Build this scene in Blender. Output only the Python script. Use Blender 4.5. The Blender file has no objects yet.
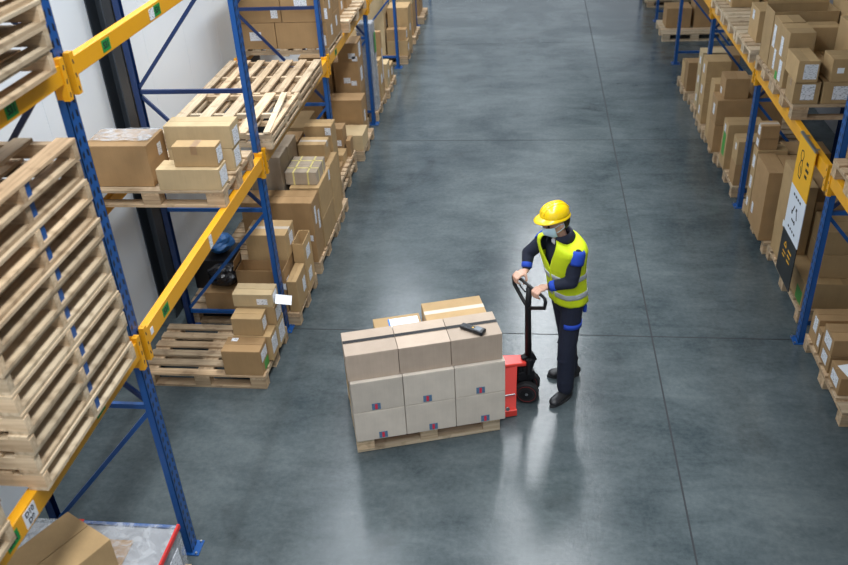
import bpy, math, random
from mathutils import Vector, Matrix

R = random.Random(7)
SC = bpy.context.scene
COL = SC.collection
PI = math.pi

# ------------------------------------------------------------------ materials
def new_mat(name):
    m = bpy.data.materials.new(name)
    m.use_nodes = True
    nt = m.node_tree
    b = nt.nodes['Principled BSDF']
    return m, nt, b

def N(nt, typ, **kw):
    n = nt.nodes.new(typ)
    for k, v in kw.items():
        setattr(n, k, v)
    return n

def L(nt, a, b):
    nt.links.new(a, b)

def plain(name, col, rough=0.5, metal=0.0, var=0.06, scale=12.0, bump=0.0, coat=0.0, spec=None):
    """paint / plastic / cloth: one colour with slight procedural variation"""
    m, nt, b = new_mat(name)
    tc = N(nt, 'ShaderNodeTexCoord')
    no = N(nt, 'ShaderNodeTexNoise')
    no.inputs['Scale'].default_value = scale
    no.inputs['Detail'].default_value = 5
    L(nt, tc.outputs['Object'], no.inputs['Vector'])
    mx = N(nt, 'ShaderNodeMix', data_type='RGBA')
    mx.inputs['A'].default_value = (*[c * (1 - var) for c in col], 1)
    mx.inputs['B'].default_value = (*[min(1, c * (1 + var)) for c in col], 1)
    L(nt, no.outputs['Fac'], mx.inputs['Factor'])
    L(nt, mx.outputs['Result'], b.inputs['Base Color'])
    b.inputs['Roughness'].default_value = rough
    b.inputs['Metallic'].default_value = metal
    if coat:
        b.inputs['Coat Weight'].default_value = coat
    if spec is not None:
        b.inputs['Specular IOR Level'].default_value = spec
    if bump:
        bp = N(nt, 'ShaderNodeBump')
        bp.inputs['Strength'].default_value = bump
        bp.inputs['Distance'].default_value = 0.01
        L(nt, no.outputs['Fac'], bp.inputs['Height'])
        L(nt, bp.outputs['Normal'], b.inputs['Normal'])
    return m

def wood(name, col, dark, along):
    """sawn boards: grain stretched along one axis, every board its own tone (attribute 'tint')"""
    m, nt, b = new_mat(name)
    tc = N(nt, 'ShaderNodeTexCoord')
    mp = N(nt, 'ShaderNodeMapping')
    s = [38, 38, 38]
    s['xyz'.index(along)] = 2.2
    mp.inputs['Scale'].default_value = s
    L(nt, tc.outputs['Object'], mp.inputs['Vector'])
    no = N(nt, 'ShaderNodeTexNoise')
    no.inputs['Scale'].default_value = 1.0
    no.inputs['Detail'].default_value = 6
    no.inputs['Roughness'].default_value = 0.65
    L(nt, mp.outputs['Vector'], no.inputs['Vector'])
    ra = N(nt, 'ShaderNodeValToRGB')
    ra.color_ramp.elements[0].position = 0.32
    ra.color_ramp.elements[1].position = 0.62
    ra.color_ramp.elements[0].color = (*dark, 1)
    ra.color_ramp.elements[1].color = (*col, 1)
    L(nt, no.outputs['Fac'], ra.inputs['Fac'])
    at = N(nt, 'ShaderNodeAttribute', attribute_name='tint')
    mu = N(nt, 'ShaderNodeMix', data_type='RGBA', blend_type='MULTIPLY')
    mu.inputs['Factor'].default_value = 1.0
    L(nt, ra.outputs['Color'], mu.inputs['A'])
    L(nt, at.outputs['Color'], mu.inputs['B'])
    # knots and stains
    kn = N(nt, 'ShaderNodeTexNoise')
    kn.inputs['Scale'].default_value = 9
    L(nt, tc.outputs['Object'], kn.inputs['Vector'])
    kr = N(nt, 'ShaderNodeValToRGB')
    kr.color_ramp.elements[0].position = 0.24
    kr.color_ramp.elements[0].color = (0.55, 0.5, 0.45, 1)
    kr.color_ramp.elements[1].position = 0.42
    kr.color_ramp.elements[1].color = (1, 1, 1, 1)
    L(nt, kn.outputs['Fac'], kr.inputs['Fac'])
    m2 = N(nt, 'ShaderNodeMix', data_type='RGBA', blend_type='MULTIPLY')
    m2.inputs['Factor'].default_value = 1.0
    L(nt, mu.outputs['Result'], m2.inputs['A'])
    L(nt, kr.outputs['Color'], m2.inputs['B'])
    L(nt, m2.outputs['Result'], b.inputs['Base Color'])
    b.inputs['Roughness'].default_value = 0.75
    bp = N(nt, 'ShaderNodeBump')
    bp.inputs['Strength'].default_value = 0.25
    bp.inputs['Distance'].default_value = 0.003
    L(nt, no.outputs['Fac'], bp.inputs['Height'])
    L(nt, bp.outputs['Normal'], b.inputs['Normal'])
    return m

def kraft(name, col):
    """corrugated board: fibre noise, faint corrugation, each carton its own tone"""
    m, nt, b = new_mat(name)
    tc = N(nt, 'ShaderNodeTexCoord')
    oi = N(nt, 'ShaderNodeObjectInfo')
    no = N(nt, 'ShaderNodeTexNoise')
    no.inputs['Scale'].default_value = 7
    no.inputs['Detail'].default_value = 6
    L(nt, tc.outputs['Object'], no.inputs['Vector'])
    mp = N(nt, 'ShaderNodeMapping')
    mp.inputs['Scale'].default_value = (90, 90, 4)
    L(nt, tc.outputs['Object'], mp.inputs['Vector'])
    fl = N(nt, 'ShaderNodeTexNoise')
    fl.inputs['Scale'].default_value = 1.0
    L(nt, mp.outputs['Vector'], fl.inputs['Vector'])
    ad = N(nt, 'ShaderNodeMath', operation='MULTIPLY_ADD')
    ad.inputs[1].default_value = 0.35
    L(nt, fl.outputs['Fac'], ad.inputs[0])
    L(nt, no.outputs['Fac'], ad.inputs[2])
    mr = N(nt, 'ShaderNodeMapRange')
    mr.inputs['From Min'].default_value = 0.35
    mr.inputs['From Max'].default_value = 1.0
    mr.inputs['To Min'].default_value = 0.87
    mr.inputs['To Max'].default_value = 1.10
    L(nt, ad.outputs[0], mr.inputs['Value'])
    r2 = N(nt, 'ShaderNodeMapRange')
    r2.inputs['To Min'].default_value = 0.86
    r2.inputs['To Max'].default_value = 1.12
    L(nt, oi.outputs['Random'], r2.inputs['Value'])
    mm = N(nt, 'ShaderNodeMath', operation='MULTIPLY')
    L(nt, mr.outputs['Result'], mm.inputs[0])
    L(nt, r2.outputs['Result'], mm.inputs[1])
    hs = N(nt, 'ShaderNodeHueSaturation')
    hs.inputs['Color'].default_value = (*col, 1)
    L(nt, mm.outputs[0], hs.inputs['Value'])
    L(nt, hs.outputs['Color'], b.inputs['Base Color'])
    b.inputs['Roughness'].default_value = 0.72
    b.inputs['Specular IOR Level'].default_value = 0.3
    return m

def printed(name, paper, ink, lo=0.50, sx=70, sy=30):
    """paper sheet with small unreadable print"""
    m, nt, b = new_mat(name)
    tc = N(nt, 'ShaderNodeTexCoord')
    mp = N(nt, 'ShaderNodeMapping')
    mp.inputs['Scale'].default_value = (sx, sx, sy)
    L(nt, tc.outputs['Object'], mp.inputs['Vector'])
    no = N(nt, 'ShaderNodeTexNoise')
    no.inputs['Scale'].default_value = 1.0
    no.inputs['Detail'].default_value = 2
    L(nt, mp.outputs['Vector'], no.inputs['Vector'])
    ra = N(nt, 'ShaderNodeValToRGB')
    ra.color_ramp.elements[0].position = lo
    ra.color_ramp.elements[0].color = (*paper, 1)
    ra.color_ramp.elements[1].position = lo + 0.08
    ra.color_ramp.elements[1].color = (*ink, 1)
    L(nt, no.outputs['Fac'], ra.inputs['Fac'])
    L(nt, ra.outputs['Color'], b.inputs['Base Color'])
    b.inputs['Roughness'].default_value = 0.55
    return m

def slotted(name, col, dark):
    """painted upright with two rows of punched slots on its aisle face"""
    m, nt, b = new_mat(name)
    tc = N(nt, 'ShaderNodeTexCoord'); sx = N(nt, 'ShaderNodeSeparateXYZ'); ge = N(nt, 'ShaderNodeNewGeometry'); sn = N(nt, 'ShaderNodeSeparateXYZ')
    L(nt, tc.outputs['Object'], sx.inputs[0]); L(nt, ge.outputs['Normal'], sn.inputs[0])
    def mth(op, a, c=None, **k):
        n = N(nt, 'ShaderNodeMath', operation=op)
        for i, v in enumerate((a, c)):
            if v is None: continue
            if isinstance(v, (int, float)): n.inputs[i].default_value = v
            else: L(nt, v, n.inputs[i])
        return n.outputs[0]
    ay = mth('ABSOLUTE', sx.outputs['Y'])
    zz = mth('ADD', sx.outputs['Z'], mth('MULTIPLY', ay, 0.6))
    fr = mth('FRACT', mth('DIVIDE', zz, 0.075))
    inz = mth('LESS_THAN', mth('ABSOLUTE', mth('SUBTRACT', fr, 0.5)), 0.25)
    iny = mth('LESS_THAN', mth('ABSOLUTE', mth('SUBTRACT', ay, 0.024)), 0.0105)
    face = mth('GREATER_THAN', mth('ABSOLUTE', sn.outputs['X']), 0.8)
    k = mth('MULTIPLY', mth('MULTIPLY', inz, iny), face)
    mx = N(nt, 'ShaderNodeMix', data_type='RGBA')
    mx.inputs['A'].default_value = (*col, 1); mx.inputs['B'].default_value = (*dark, 1)
    L(nt, k, mx.inputs['Factor']); L(nt, mx.outputs['Result'], b.inputs['Base Color'])
    b.inputs['Roughness'].default_value = 0.38
    return m

def film_mat(name, col=(0.80, 0.83, 0.86), alpha=0.24):
    """creased stretch film: glossy, partly see-through"""
    m, nt, b = new_mat(name)
    tc = N(nt, 'ShaderNodeTexCoord')
    no = N(nt, 'ShaderNodeTexNoise')
    no.inputs['Scale'].default_value = 9
    no.inputs['Detail'].default_value = 8
    no.inputs['Distortion'].default_value = 1.5
    L(nt, tc.outputs['Object'], no.inputs['Vector'])
    b.inputs['Base Color'].default_value = (*col, 1)
    b.inputs['Roughness'].default_value = 0.18
    mr = N(nt, 'ShaderNodeMapRange')
    mr.inputs['From Min'].default_value = 0.38
    mr.inputs['From Max'].default_value = 0.62
    mr.inputs['To Min'].default_value = alpha * 0.35
    mr.inputs['To Max'].default_value = min(1, alpha * 1.6)
    L(nt, no.outputs['Fac'], mr.inputs['Value'])
    L(nt, mr.outputs['Result'], b.inputs['Alpha'])
    bp = N(nt, 'ShaderNodeBump')
    bp.inputs['Strength'].default_value = 0.8
    bp.inputs['Distance'].default_value = 0.02
    L(nt, no.outputs['Fac'], bp.inputs['Height'])
    L(nt, bp.outputs['Normal'], b.inputs['Normal'])
    return m

def concrete():
    m, nt, b = new_mat('concrete_floor')
    tc = N(nt, 'ShaderNodeTexCoord')
    def noise(scale, detail=8, rough=0.6, stretch=(1, 1, 1), dist=0.0):
        mp = N(nt, 'ShaderNodeMapping')
        mp.inputs['Scale'].default_value = stretch
        L(nt, tc.outputs['Object'], mp.inputs['Vector'])
        n = N(nt, 'ShaderNodeTexNoise')
        n.inputs['Scale'].default_value = scale
        n.inputs['Detail'].default_value = detail
        n.inputs['Roughness'].default_value = rough
        n.inputs['Distortion'].default_value = dist
        L(nt, mp.outputs['Vector'], n.inputs['Vector'])
        return n
    big = noise(0.7, 6, 0.6, (1, 1, 1), 0.4)
    swirl = noise(2.2, 9, 0.7, (0.8, 2.0, 1), 0.6)
    fine = noise(22, 6, 0.7)
    a1 = N(nt, 'ShaderNodeMath', operation='MULTIPLY_ADD'); a1.inputs[1].default_value = 0.55
    L(nt, swirl.outputs['Fac'], a1.inputs[0]); L(nt, big.outputs['Fac'], a1.inputs[2])
    a2 = N(nt, 'ShaderNodeMath', operation='MULTIPLY_ADD'); a2.inputs[1].default_value = 0.42
    L(nt, fine.outputs['Fac'], a2.inputs[0]); L(nt, a1.outputs[0], a2.inputs[2])
    ra = N(nt, 'ShaderNodeValToRGB')
    e = ra.color_ramp.elements
    e[0].position = 0.62; e[0].color = (*FLOOR_DARK, 1)
    e[1].position = 1.15; e[1].color = (*FLOOR_LIGHT, 1)
    mr = N(nt, 'ShaderNodeMapRange')
    mr.inputs['From Min'].default_value = 0.78; mr.inputs['From Max'].default_value = 1.24
    L(nt, a2.outputs[0], mr.inputs['Value'])
    e[0].position = 0.0; e[1].position = 1.0
    L(nt, mr.outputs['Result'], ra.inputs['Fac'])
    # worn stains
    st = noise(0.9, 5, 0.6, (1, 1, 1), 1.2)
    sr = N(nt, 'ShaderNodeValToRGB')
    sr.color_ramp.elements[0].position = 0.60; sr.color_ramp.elements[0].color = (1, 1, 1, 1)
    sr.color_ramp.elements[1].position = 0.80; sr.color_ramp.elements[1].color = (0.62, 0.6, 0.6, 1)
    L(nt, st.outputs['Fac'], sr.inputs['Fac'])
    mu = N(nt, 'ShaderNodeMix', data_type='RGBA', blend_type='MULTIPLY')
    mu.inputs['Factor'].default_value = 1
    L(nt, ra.outputs['Color'], mu.inputs['A']); L(nt, sr.outputs['Color'], mu.inputs['B'])
    L(nt, mu.outputs['Result'], b.inputs['Base Color'])
    rr = N(nt, 'ShaderNodeMapRange')
    rr.inputs['To Min'].default_value = 0.10; rr.inputs['To Max'].default_value = 0.22
    L(nt, swirl.outputs['Fac'], rr.inputs['Value'])
    L(nt, rr.outputs['Result'], b.inputs['Roughness'])
    b.inputs['Specular IOR Level'].default_value = 0.30
    bp = N(nt, 'ShaderNodeBump')
    bp.inputs['Strength'].default_value = 0.12
    bp.inputs['Distance'].default_value = 0.01
    L(nt, fine.outputs['Fac'], bp.inputs['Height'])
    L(nt, bp.outputs['Normal'], b.inputs['Normal'])
    return m

FLOOR_DARK = (0.042, 0.057, 0.063)
FLOOR_LIGHT = (0.118, 0.140, 0.145)

M = dict(
    floor=concrete(),
    wall=plain('wall_panel_paint', (0.86, 0.92, 0.98), 0.6, var=0.04, scale=1.2),
    wall_dark=plain('grey_wall_paint', (0.20, 0.20, 0.21), 0.7, var=0.1, scale=1.5),
    steel_dark=plain('dark_grey_steel', (0.032, 0.040, 0.050), 0.5, var=0.2, scale=5),
    joint=plain('joint_filler', (0.02, 0.023, 0.027), 0.8, scale=20),
    blue=plain('blue_rack_paint', (0.008, 0.083, 0.300), 0.38, var=0.10, scale=9, bump=0.05),
    blue_slotted=slotted('blue_slotted_upright', (0.008, 0.083, 0.300), (0.002, 0.006, 0.022)),
    shaded_blue=plain('shaded_blue_rack_paint', (0.006, 0.026, 0.105), 0.4, var=0.1),  # darker copy of the rack blue; rear posts' shade put into the colour
    slot=plain('dark_blue_hook_steel', (0.004, 0.012, 0.05), 0.7),  # very dark blue, used on the connector hooks
    orange=plain('orange_rack_paint', (0.80, 0.37, 0.008), 0.40, var=0.08, scale=7, bump=0.04),
    green=plain('green_sticker', (0.005, 0.26, 0.045), 0.5),
    ink=plain('black_ink', (0.012, 0.012, 0.016), 0.6),
    plate=plain('white_sticker', (0.80, 0.82, 0.86), 0.5, var=0.03),
    tan=kraft('kraft_tan', (0.45, 0.30, 0.145)),
    brown=kraft('kraft_brown', (0.37, 0.228, 0.106)),
    pale=kraft('kraft_pale', (0.54, 0.405, 0.228)),
    grey=kraft('kraft_grey', (0.41, 0.335, 0.25)),
    load=kraft('kraft_smooth_beige', (0.46, 0.365, 0.285)),
    loadw=kraft('whitish_board', (0.54, 0.48, 0.405)),
    tape=plain('brown_packing_tape', (0.33, 0.20, 0.10), 0.30),
    cleartape=plain('clear_packing_tape', (0.60, 0.52, 0.42), 0.22),
    blacktape=plain('black_strap', (0.008, 0.008, 0.009), 0.5, spec=0.25),
    darkred=plain('dark_red_ring', (0.16, 0.012, 0.012), 0.5),
    yellowstrap=plain('yellow_strap', (0.72, 0.62, 0.24), 0.4),
    label=printed('shipping_label_print', (0.78, 0.80, 0.84), (0.36, 0.37, 0.40), lo=0.54, sx=48, sy=150),
    labelg=plain('green_label', (0.07, 0.33, 0.05), 0.5),
    paper=plain('white_paper', (0.82, 0.85, 0.88), 0.6, var=0.02),
    wood_x=wood('pallet_wood_across', (0.62, 0.455, 0.285), (0.36, 0.24, 0.135), 'x'),
    wood_y=wood('pallet_wood_along', (0.62, 0.455, 0.285), (0.36, 0.24, 0.135), 'y'),
    pine_x=wood('pale_pine_across', (0.74, 0.58, 0.39), (0.47, 0.335, 0.20), 'x'),
    pine_y=wood('pale_pine_along', (0.74, 0.58, 0.39), (0.47, 0.335, 0.20), 'y'),
    film=film_mat('stretch_film'),
    film_grey=plain('greyish_board', (0.30, 0.31, 0.33), 0.4, var=0.15),
    redtape=plain('red_warning_tape', (0.72, 0.035, 0.03), 0.4, var=0.3, scale=60),
    sticker=plain('blue_grey_sticker', (0.09, 0.17, 0.28), 0.4, var=0.5, scale=90),
    stickerred=plain('red_sticker_mark', (0.62, 0.03, 0.06), 0.4),
    red=plain('red_truck_paint', (0.70, 0.050, 0.035), 0.30, var=0.05, coat=0.3),
    black=plain('black_metal_paint', (0.010, 0.010, 0.012), 0.5, var=0.2, spec=0.3),
    rubber=plain('black_rubber', (0.014, 0.014, 0.015), 0.65),
    steel=plain('bare_steel', (0.42, 0.43, 0.45), 0.42, metal=1.0),
    skin=plain('skin', (0.56, 0.325, 0.235), 0.5, var=0.08, scale=20),
    navy=plain('navy_work_cloth', (0.0065, 0.010, 0.026), 0.85, var=0.25, scale=25, bump=0.3),
    royal=plain('royal_blue_cloth', (0.010, 0.055, 0.42), 0.8, var=0.1),
    vest=plain('fluorescent_yellow_cloth', (0.66, 0.80, 0.008), 0.7, var=0.08, scale=14, bump=0.4),
    reflective=plain('silver_reflective_tape', (0.50, 0.53, 0.56), 0.4, var=0.05),
    hat=plain('yellow_helmet_plastic', (0.92, 0.62, 0.008), 0.22, var=0.02, coat=0.4),
    mask=plain('pale_blue_mask_cloth', (0.58, 0.78, 0.90), 0.8, var=0.03),
    hair=plain('dark_hair', (0.018, 0.012, 0.009), 0.6),
    eye=plain('dark_eye', (0.015, 0.010, 0.008), 0.2),
    shoe=plain('black_shoe_leather', (0.018, 0.018, 0.020), 0.45),
    sole=plain('shoe_sole_rubber', (0.03, 0.03, 0.032), 0.7),
    shirt=plain('light_undershirt', (0.62, 0.64, 0.68), 0.8),
    yellow_sign=plain('yellow_sign_print', (0.86, 0.44, 0.006), 0.45, var=0.03),
    white_sign=plain('white_sign_print', (0.74, 0.78, 0.84), 0.45, var=0.03),
    black_sign=plain('black_sign_print', (0.012, 0.014, 0.014), 0.45, var=0.1),
    plastic_black=plain('black_plastic', (0.010, 0.010, 0.012), 0.35),
    bagblack=plain('black_bin_film', (0.012, 0.012, 0.015), 0.22, var=0.3, bump=0.4),
    bagblue=plain('blue_bag_film', (0.035, 0.15, 0.40), 0.35, var=0.3, bump=0.3),
    yellow_thing=plain('yellow_film', (0.80, 0.62, 0.03), 0.5),
    bluecard=plain('blue_card_edge', (0.01, 0.16, 0.65), 0.5),
    screen=plain('grey_screen', (0.22, 0.24, 0.26), 0.15),
    amber=plain('amber_button', (0.75, 0.45, 0.06), 0.4),
)

# ------------------------------------------------------------------ mesh helpers
class MB:
    def __init__(s):
        s.v = []; s.f = []; s.t = []
    def add(s, vs, fs, tint=None):
        o = len(s.v)
        s.v += [tuple(p) for p in vs]
        s.f += [tuple(o + i for i in q) for q in fs]
        if tint is None:
            g = R.uniform(0.74, 1.10); w = R.uniform(-0.05, 0.05)
            tint = (g * (1 + w), g, g * (1 - w))
        s.t += [tint] * len(fs)
        return s
    def box(s, x0, x1, y0, y1, z0, z1, tint=None):
        vs = [(x, y, z) for x in (x0, x1) for y in (y0, y1) for z in (z0, z1)]
        return s.add(vs, [(0, 1, 3, 2), (4, 6, 7, 5), (0, 4, 5, 1), (2, 3, 7, 6), (0, 2, 6, 4), (1, 5, 7, 3)], tint)
    def obox(s, c, ax, ay, az, hx, hy, hz, tint=None):
        c = Vector(c); ax = Vector(ax).normalized(); ay = Vector(ay).normalized(); az = Vector(az).normalized()
        vs = [c + ax * (i * hx) + ay * (j * hy) + az * (k * hz) for i in (-1, 1) for j in (-1, 1) for k in (-1, 1)]
        return s.add(vs, [(0, 1, 3, 2), (4, 6, 7, 5), (0, 4, 5, 1), (2, 3, 7, 6), (0, 2, 6, 4), (1, 5, 7, 3)], tint)
    def bar(s, p, q, w, h, up=(0, 0, 1)):
        p = Vector(p); q = Vector(q); d = (q - p); ln = d.length; d.normalize()
        u = Vector(up); sd = d.cross(u)
        if sd.length < 1e-4:
            sd = d.cross(Vector((1, 0, 0)))
        sd.normalize(); u = sd.cross(d).normalized()
        return s.obox((p + q) / 2, d, sd, u, ln / 2, w / 2, h / 2)
    def tube(s, pts, rad, n=10, cap=True, tint=None):
        pts = [Vector(p) for p in pts]
        if not isinstance(rad, (list, tuple)):
            rad = [rad] * len(pts)
        vs = []; prev = None
        for i, p in enumerate(pts):
            d = (pts[min(i + 1, len(pts) - 1)] - pts[max(i - 1, 0)]).normalized()
            if prev is None:
                a = Vector((0, 0, 1)) if abs(d.z) < 0.9 else Vector((1, 0, 0))
                u = (a - d * a.dot(d)).normalized()
            else:
                u = (prev - d * prev.dot(d)).normalized()
            prev = u; w = d.cross(u)
            for k in range(n):
                t = 2 * PI * k / n
                vs.append(p + (u * math.cos(t) + w * math.sin(t)) * rad[i])
        fs = []
        for i in range(len(pts) - 1):
            for k in range(n):
                a = i * n + k; b = i * n + (k + 1) % n
                fs.append((a, b, b + n, a + n))
        if cap:
            fs.append(tuple(reversed(range(n))))
            fs.append(tuple((len(pts) - 1) * n + k for k in range(n)))
        return s.add(vs, fs, tint)
    def cyl(s, p, q, r, n=20):
        return s.tube([p, q], r, n)
    def capsule(s, p, r0, q, r1, n=12, m=5):
        p = Vector(p); q = Vector(q); d = (q - p)
        d = d.normalized() if d.length > 1e-6 else Vector((0, 0, 1))
        pts = []; rad = []
        for i in range(m + 1):
            t = PI / 2 * (1 - i / m)
            pts.append(p - d * (r0 * math.sin(t))); rad.append(max(r0 * math.cos(t), r0 * 0.04))
        for i in range(m + 1):
            t = PI / 2 * i / m
            pts.append(q + d * (r1 * math.sin(t))); rad.append(max(r1 * math.cos(t), r1 * 0.04))
        return s.tube(pts, rad, n)
    def ell(s, c, ax, ay, az, n=20, m=12):
        """ellipsoid with three axis vectors"""
        c = Vector(c); ax = Vector(ax); ay = Vector(ay); az = Vector(az)
        vs = [c - az]
        for j in range(1, m):
            ph = -PI / 2 + PI * j / m
            for k in range(n):
                t = 2 * PI * k / n
                vs.append(c + ax * (math.cos(ph) * math.cos(t)) + ay * (math.cos(ph) * math.sin(t)) + az * math.sin(ph))
        vs.append(c + az)
        fs = [(0, 1 + (k + 1) % n, 1 + k) for k in range(n)]
        for j in range(m - 2):
            for k in range(n):
                a = 1 + j * n + k; b = 1 + j * n + (k + 1) % n
                fs.append((a, b, b + n, a + n))
        top = len(vs) - 1; o = 1 + (m - 2) * n
        fs += [(o + k, o + (k + 1) % n, top) for k in range(n)]
        return s.add(vs, fs)
    def grid(s, rows, closed=False, tint=None):
        """rows of equal length -> quads"""
        n = len(rows[0]); vs = [p for r in rows for p in r]; fs = []
        for i in range(len(rows) - 1):
            for k in range(n if closed else n - 1):
                a = i * n + k; b = i * n + (k + 1) % n
                fs.append((a, b, b + n, a + n))
        return s.add(vs, fs, tint)
    def build(s, name, m, parent=None, smooth=False, bevel=0.0, origin=None):
        me = bpy.data.meshes.new(name)
        o = Vector(origin) if origin is not None else None
        vs = s.v if o is None else [tuple(Vector(p) - o) for p in s.v]
        me.from_pydata(vs, [], s.f)
        ca = me.color_attributes.new('tint', 'FLOAT_COLOR', 'CORNER')
        i = 0
        for p, t in zip(me.polygons, s.t):
            for _ in p.vertices:
                ca.data[i].color = (*t, 1); i += 1
        me.materials.append(m)
        if smooth:
            for p in me.polygons:
                p.use_smooth = True
        me.validate()
        ob = bpy.data.objects.new(name, me)
        COL.objects.link(ob)
        if parent is not None:
            ob.parent = parent
        if o is not None:
            ob.location = o
        if bevel:
            b = ob.modifiers.new('edge', 'BEVEL'); b.width = bevel; b.segments = 2; b.limit_method = 'ANGLE'
        return ob

def blob(mb, name, m, parent, voxel, smooth=4):
    o = mb.build(name, m, parent, smooth=True)
    r = o.modifiers.new('skin', 'REMESH'); r.mode = 'VOXEL'; r.voxel_size = voxel; r.use_smooth_shade = True
    if smooth:
        sm = o.modifiers.new('soft', 'SMOOTH'); sm.iterations = smooth; sm.factor = 0.5
    return o

def thing(name, label, cat, loc=(0, 0, 0), rz=0.0, group=None):
    o = bpy.data.objects.new(name, None)
    o.empty_display_size = 0.1
    COL.objects.link(o)
    o.location = loc; o.rotation_euler = (0, 0, rz)
    o['label'] = label; o['category'] = cat
    if group:
        o['group'] = group
    return o

def tag(o, label, cat, group=None):
    o['label'] = label; o['category'] = cat
    if group:
        o['group'] = group
    return o

def struct(o):
    o['kind'] = 'structure'
    return o

def text_mesh(body, size, mat_, parent, mtx, name='lettering', depth=0.0005, bold=0.0):
    cu = bpy.data.curves.new(name, 'FONT')
    cu.body = body; cu.size = size; cu.align_x = 'CENTER'; cu.align_y = 'CENTER'; cu.extrude = depth; cu.offset = bold
    tmp = bpy.data.objects.new(name + '_src', cu)
    COL.objects.link(tmp)
    bpy.context.view_layer.update()
    dg = bpy.context.evaluated_depsgraph_get()
    me = bpy.data.meshes.new_from_object(tmp.evaluated_get(dg))
    bpy.data.objects.remove(tmp)
    me.materials.clear(); me.materials.append(mat_)
    o = bpy.data.objects.new(name, me); COL.objects.link(o)
    o.parent = parent; o.matrix_local = mtx
    return o

# ------------------------------------------------------------------ cartons
def carton(x0, x1, y0, y1, z0, z1, label, mat='tan', yaw=0.0, tape='tape', tags=(), group=None, seam=None, strap=None, cat='cardboard box', name='cardboard_box', small=False):
    """closed carton: body, two top flaps meeting at a seam, tape, stuck-on labels.
    tags: (face, u, v, w, h, material) with face f (towards -y) r (+x) l (-x) t (top); u, v from the face centre, metres"""
    cx, cy = (x0 + x1) / 2, (y0 + y1) / 2
    a, b, h = (x1 - x0) / 2, (y1 - y0) / 2, z1 - z0
    t = thing(name, label, cat, (cx, cy, z0), yaw, group)
    m = M[mat]
    ft = 0.005
    MB().box(-a, a, -b, b, 0.001, h - ft).build('carton_body', m, t, bevel=0.004 if not small else 0)
    if seam is None:
        seam = 'x' if a >= b else 'y'
    if not small:
        g = 0.002
        if seam == 'x':
            MB().box(-a, a, -b, -g, h - ft, h).build('top_flap', m, t, bevel=0.002)
            MB().box(-a, a, g, b, h - ft, h).build('top_flap', m, t, bevel=0.002)
        else:
            MB().box(-a, -g, -b, b, h - ft, h).build('top_flap', m, t, bevel=0.002)
            MB().box(g, a, -b, b, h - ft, h).build('top_flap', m, t, bevel=0.002)
    else:
        MB().box(-a, a, -b, b, h - ft, h).build('top_flap', m, t)
    if tape:
        mb = MB(); w = 0.026; e = 0.0008; d = min(0.07, h * 0.4)
        if seam == 'x':
            mb.box(-a - e, a + e, -w, w, h, h + e)
            mb.box(-a - e, -a, -w, w, h - d, h); mb.box(a, a + e, -w, w, h - d, h)
        else:
            mb.box(-w, w, -b - e, b + e, h, h + e)
            mb.box(-w, w, -b - e, -b, h - d, h); mb.box(-w, w, b, b + e, h - d, h)
        mb.build('packing_tape', M[tape], t)
    if strap:
        mb = MB(); e = 0.002; w = 0.009
        for u in (-0.45, 0.45):
            p = u * a
            mb.box(p - w, p + w, -b - e, b + e, h, h + e)
            mb.box(p - w, p + w, -b - e, -b, 0, h); mb.box(p - w, p + w, b, b + e, 0, h)
            p = u * b
            mb.box(-a - e, a + e, p - w, p + w, h + e * 0.5, h + e)
            mb.box(a, a + e, p - w, p + w, 0, h)
        mb.build('strapping_band', M[strap], t)
    for (fc, u, v, w, hh, mm) in tags:
        e = 0.0016; mb = MB(); z = h / 2 + v
        if fc == 'f':
            mb.box(u - w / 2, u + w / 2, -b - e, -b, z - hh / 2, z + hh / 2)
        elif fc == 'r':
            mb.box(a, a + e, u - w / 2, u + w / 2, z - hh / 2, z + hh / 2)
        elif fc == 'l':
            mb.box(-a - e, -a, u - w / 2, u + w / 2, z - hh / 2, z + hh / 2)
        else:
            mb.box(u - w / 2, u + w / 2, v - hh / 2, v + hh / 2, h, h + e)
        mb.build('shipping_label', M[mm], t)
    return t

def open_carton(x0, x1, y0, y1, z0, z1, label, mat='tan', flaps=('l', 'b', 'r'), tags=()):
    cx, cy = (x0 + x1) / 2, (y0 + y1) / 2
    a, b, h = (x1 - x0) / 2, (y1 - y0) / 2, z1 - z0
    t = thing('open_cardboard_box', label, 'cardboard box', (cx, cy, z0))
    w = 0.006; mb = MB()
    mb.box(-a, a, -b, b, 0.001, 0.008)
    mb.box(-a, a, -b, -b + w, 0.008, h); mb.box(-a, a, b - w, b, 0.008, h)
    mb.box(-a, -a + w, -b + w, b - w, 0.008, h); mb.box(a - w, a, -b + w, b - w, 0.008, h)
    mb.build('carton_body', M[mat], t)
    fl = min(b, 0.13)
    for f in flaps:
        mb = MB()
        if f == 'l':
            mb.obox((-a - 0.01, 0, h + fl * .48), (0.12, 0, 1), (0, 1, 0), (1, 0, -.12), fl * .48, b * .98, 0.003)
        if f == 'r':
            mb.obox((a + 0.03, 0, h - fl * .40), (0.25, 0, -1), (0, 1, 0), (1, 0, .25), fl * .42, b * .98, 0.003)
        if f == 'b':
            mb.obox((0, b - 0.004, h + fl * .46), (0, 0.03, 1), (1, 0, 0), (0, 1, -.03), fl * .46, a * .98, 0.003)
        if f == 'f':
            mb.obox((0, -b - 0.02, h + fl * .3), (0, -.7, .7), (1, 0, 0), (0, .7, .7), fl * .45, a * .98, 0.003)
        mb.build('top_flap', M[mat], t)
    for (fc, u, v, ww, hh, mm) in tags:
        e = 0.0016; z = h / 2 + v; mb = MB()
        if fc == 'f':
            mb.box(u - ww / 2, u + ww / 2, -b - e, -b, z - hh / 2, z + hh / 2)
        else:
            mb.box(a, a + e, u - ww / 2, u + ww / 2, z - hh / 2, z + hh / 2)
        mb.build('shipping_label', M[mm], t)
    return t

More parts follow.
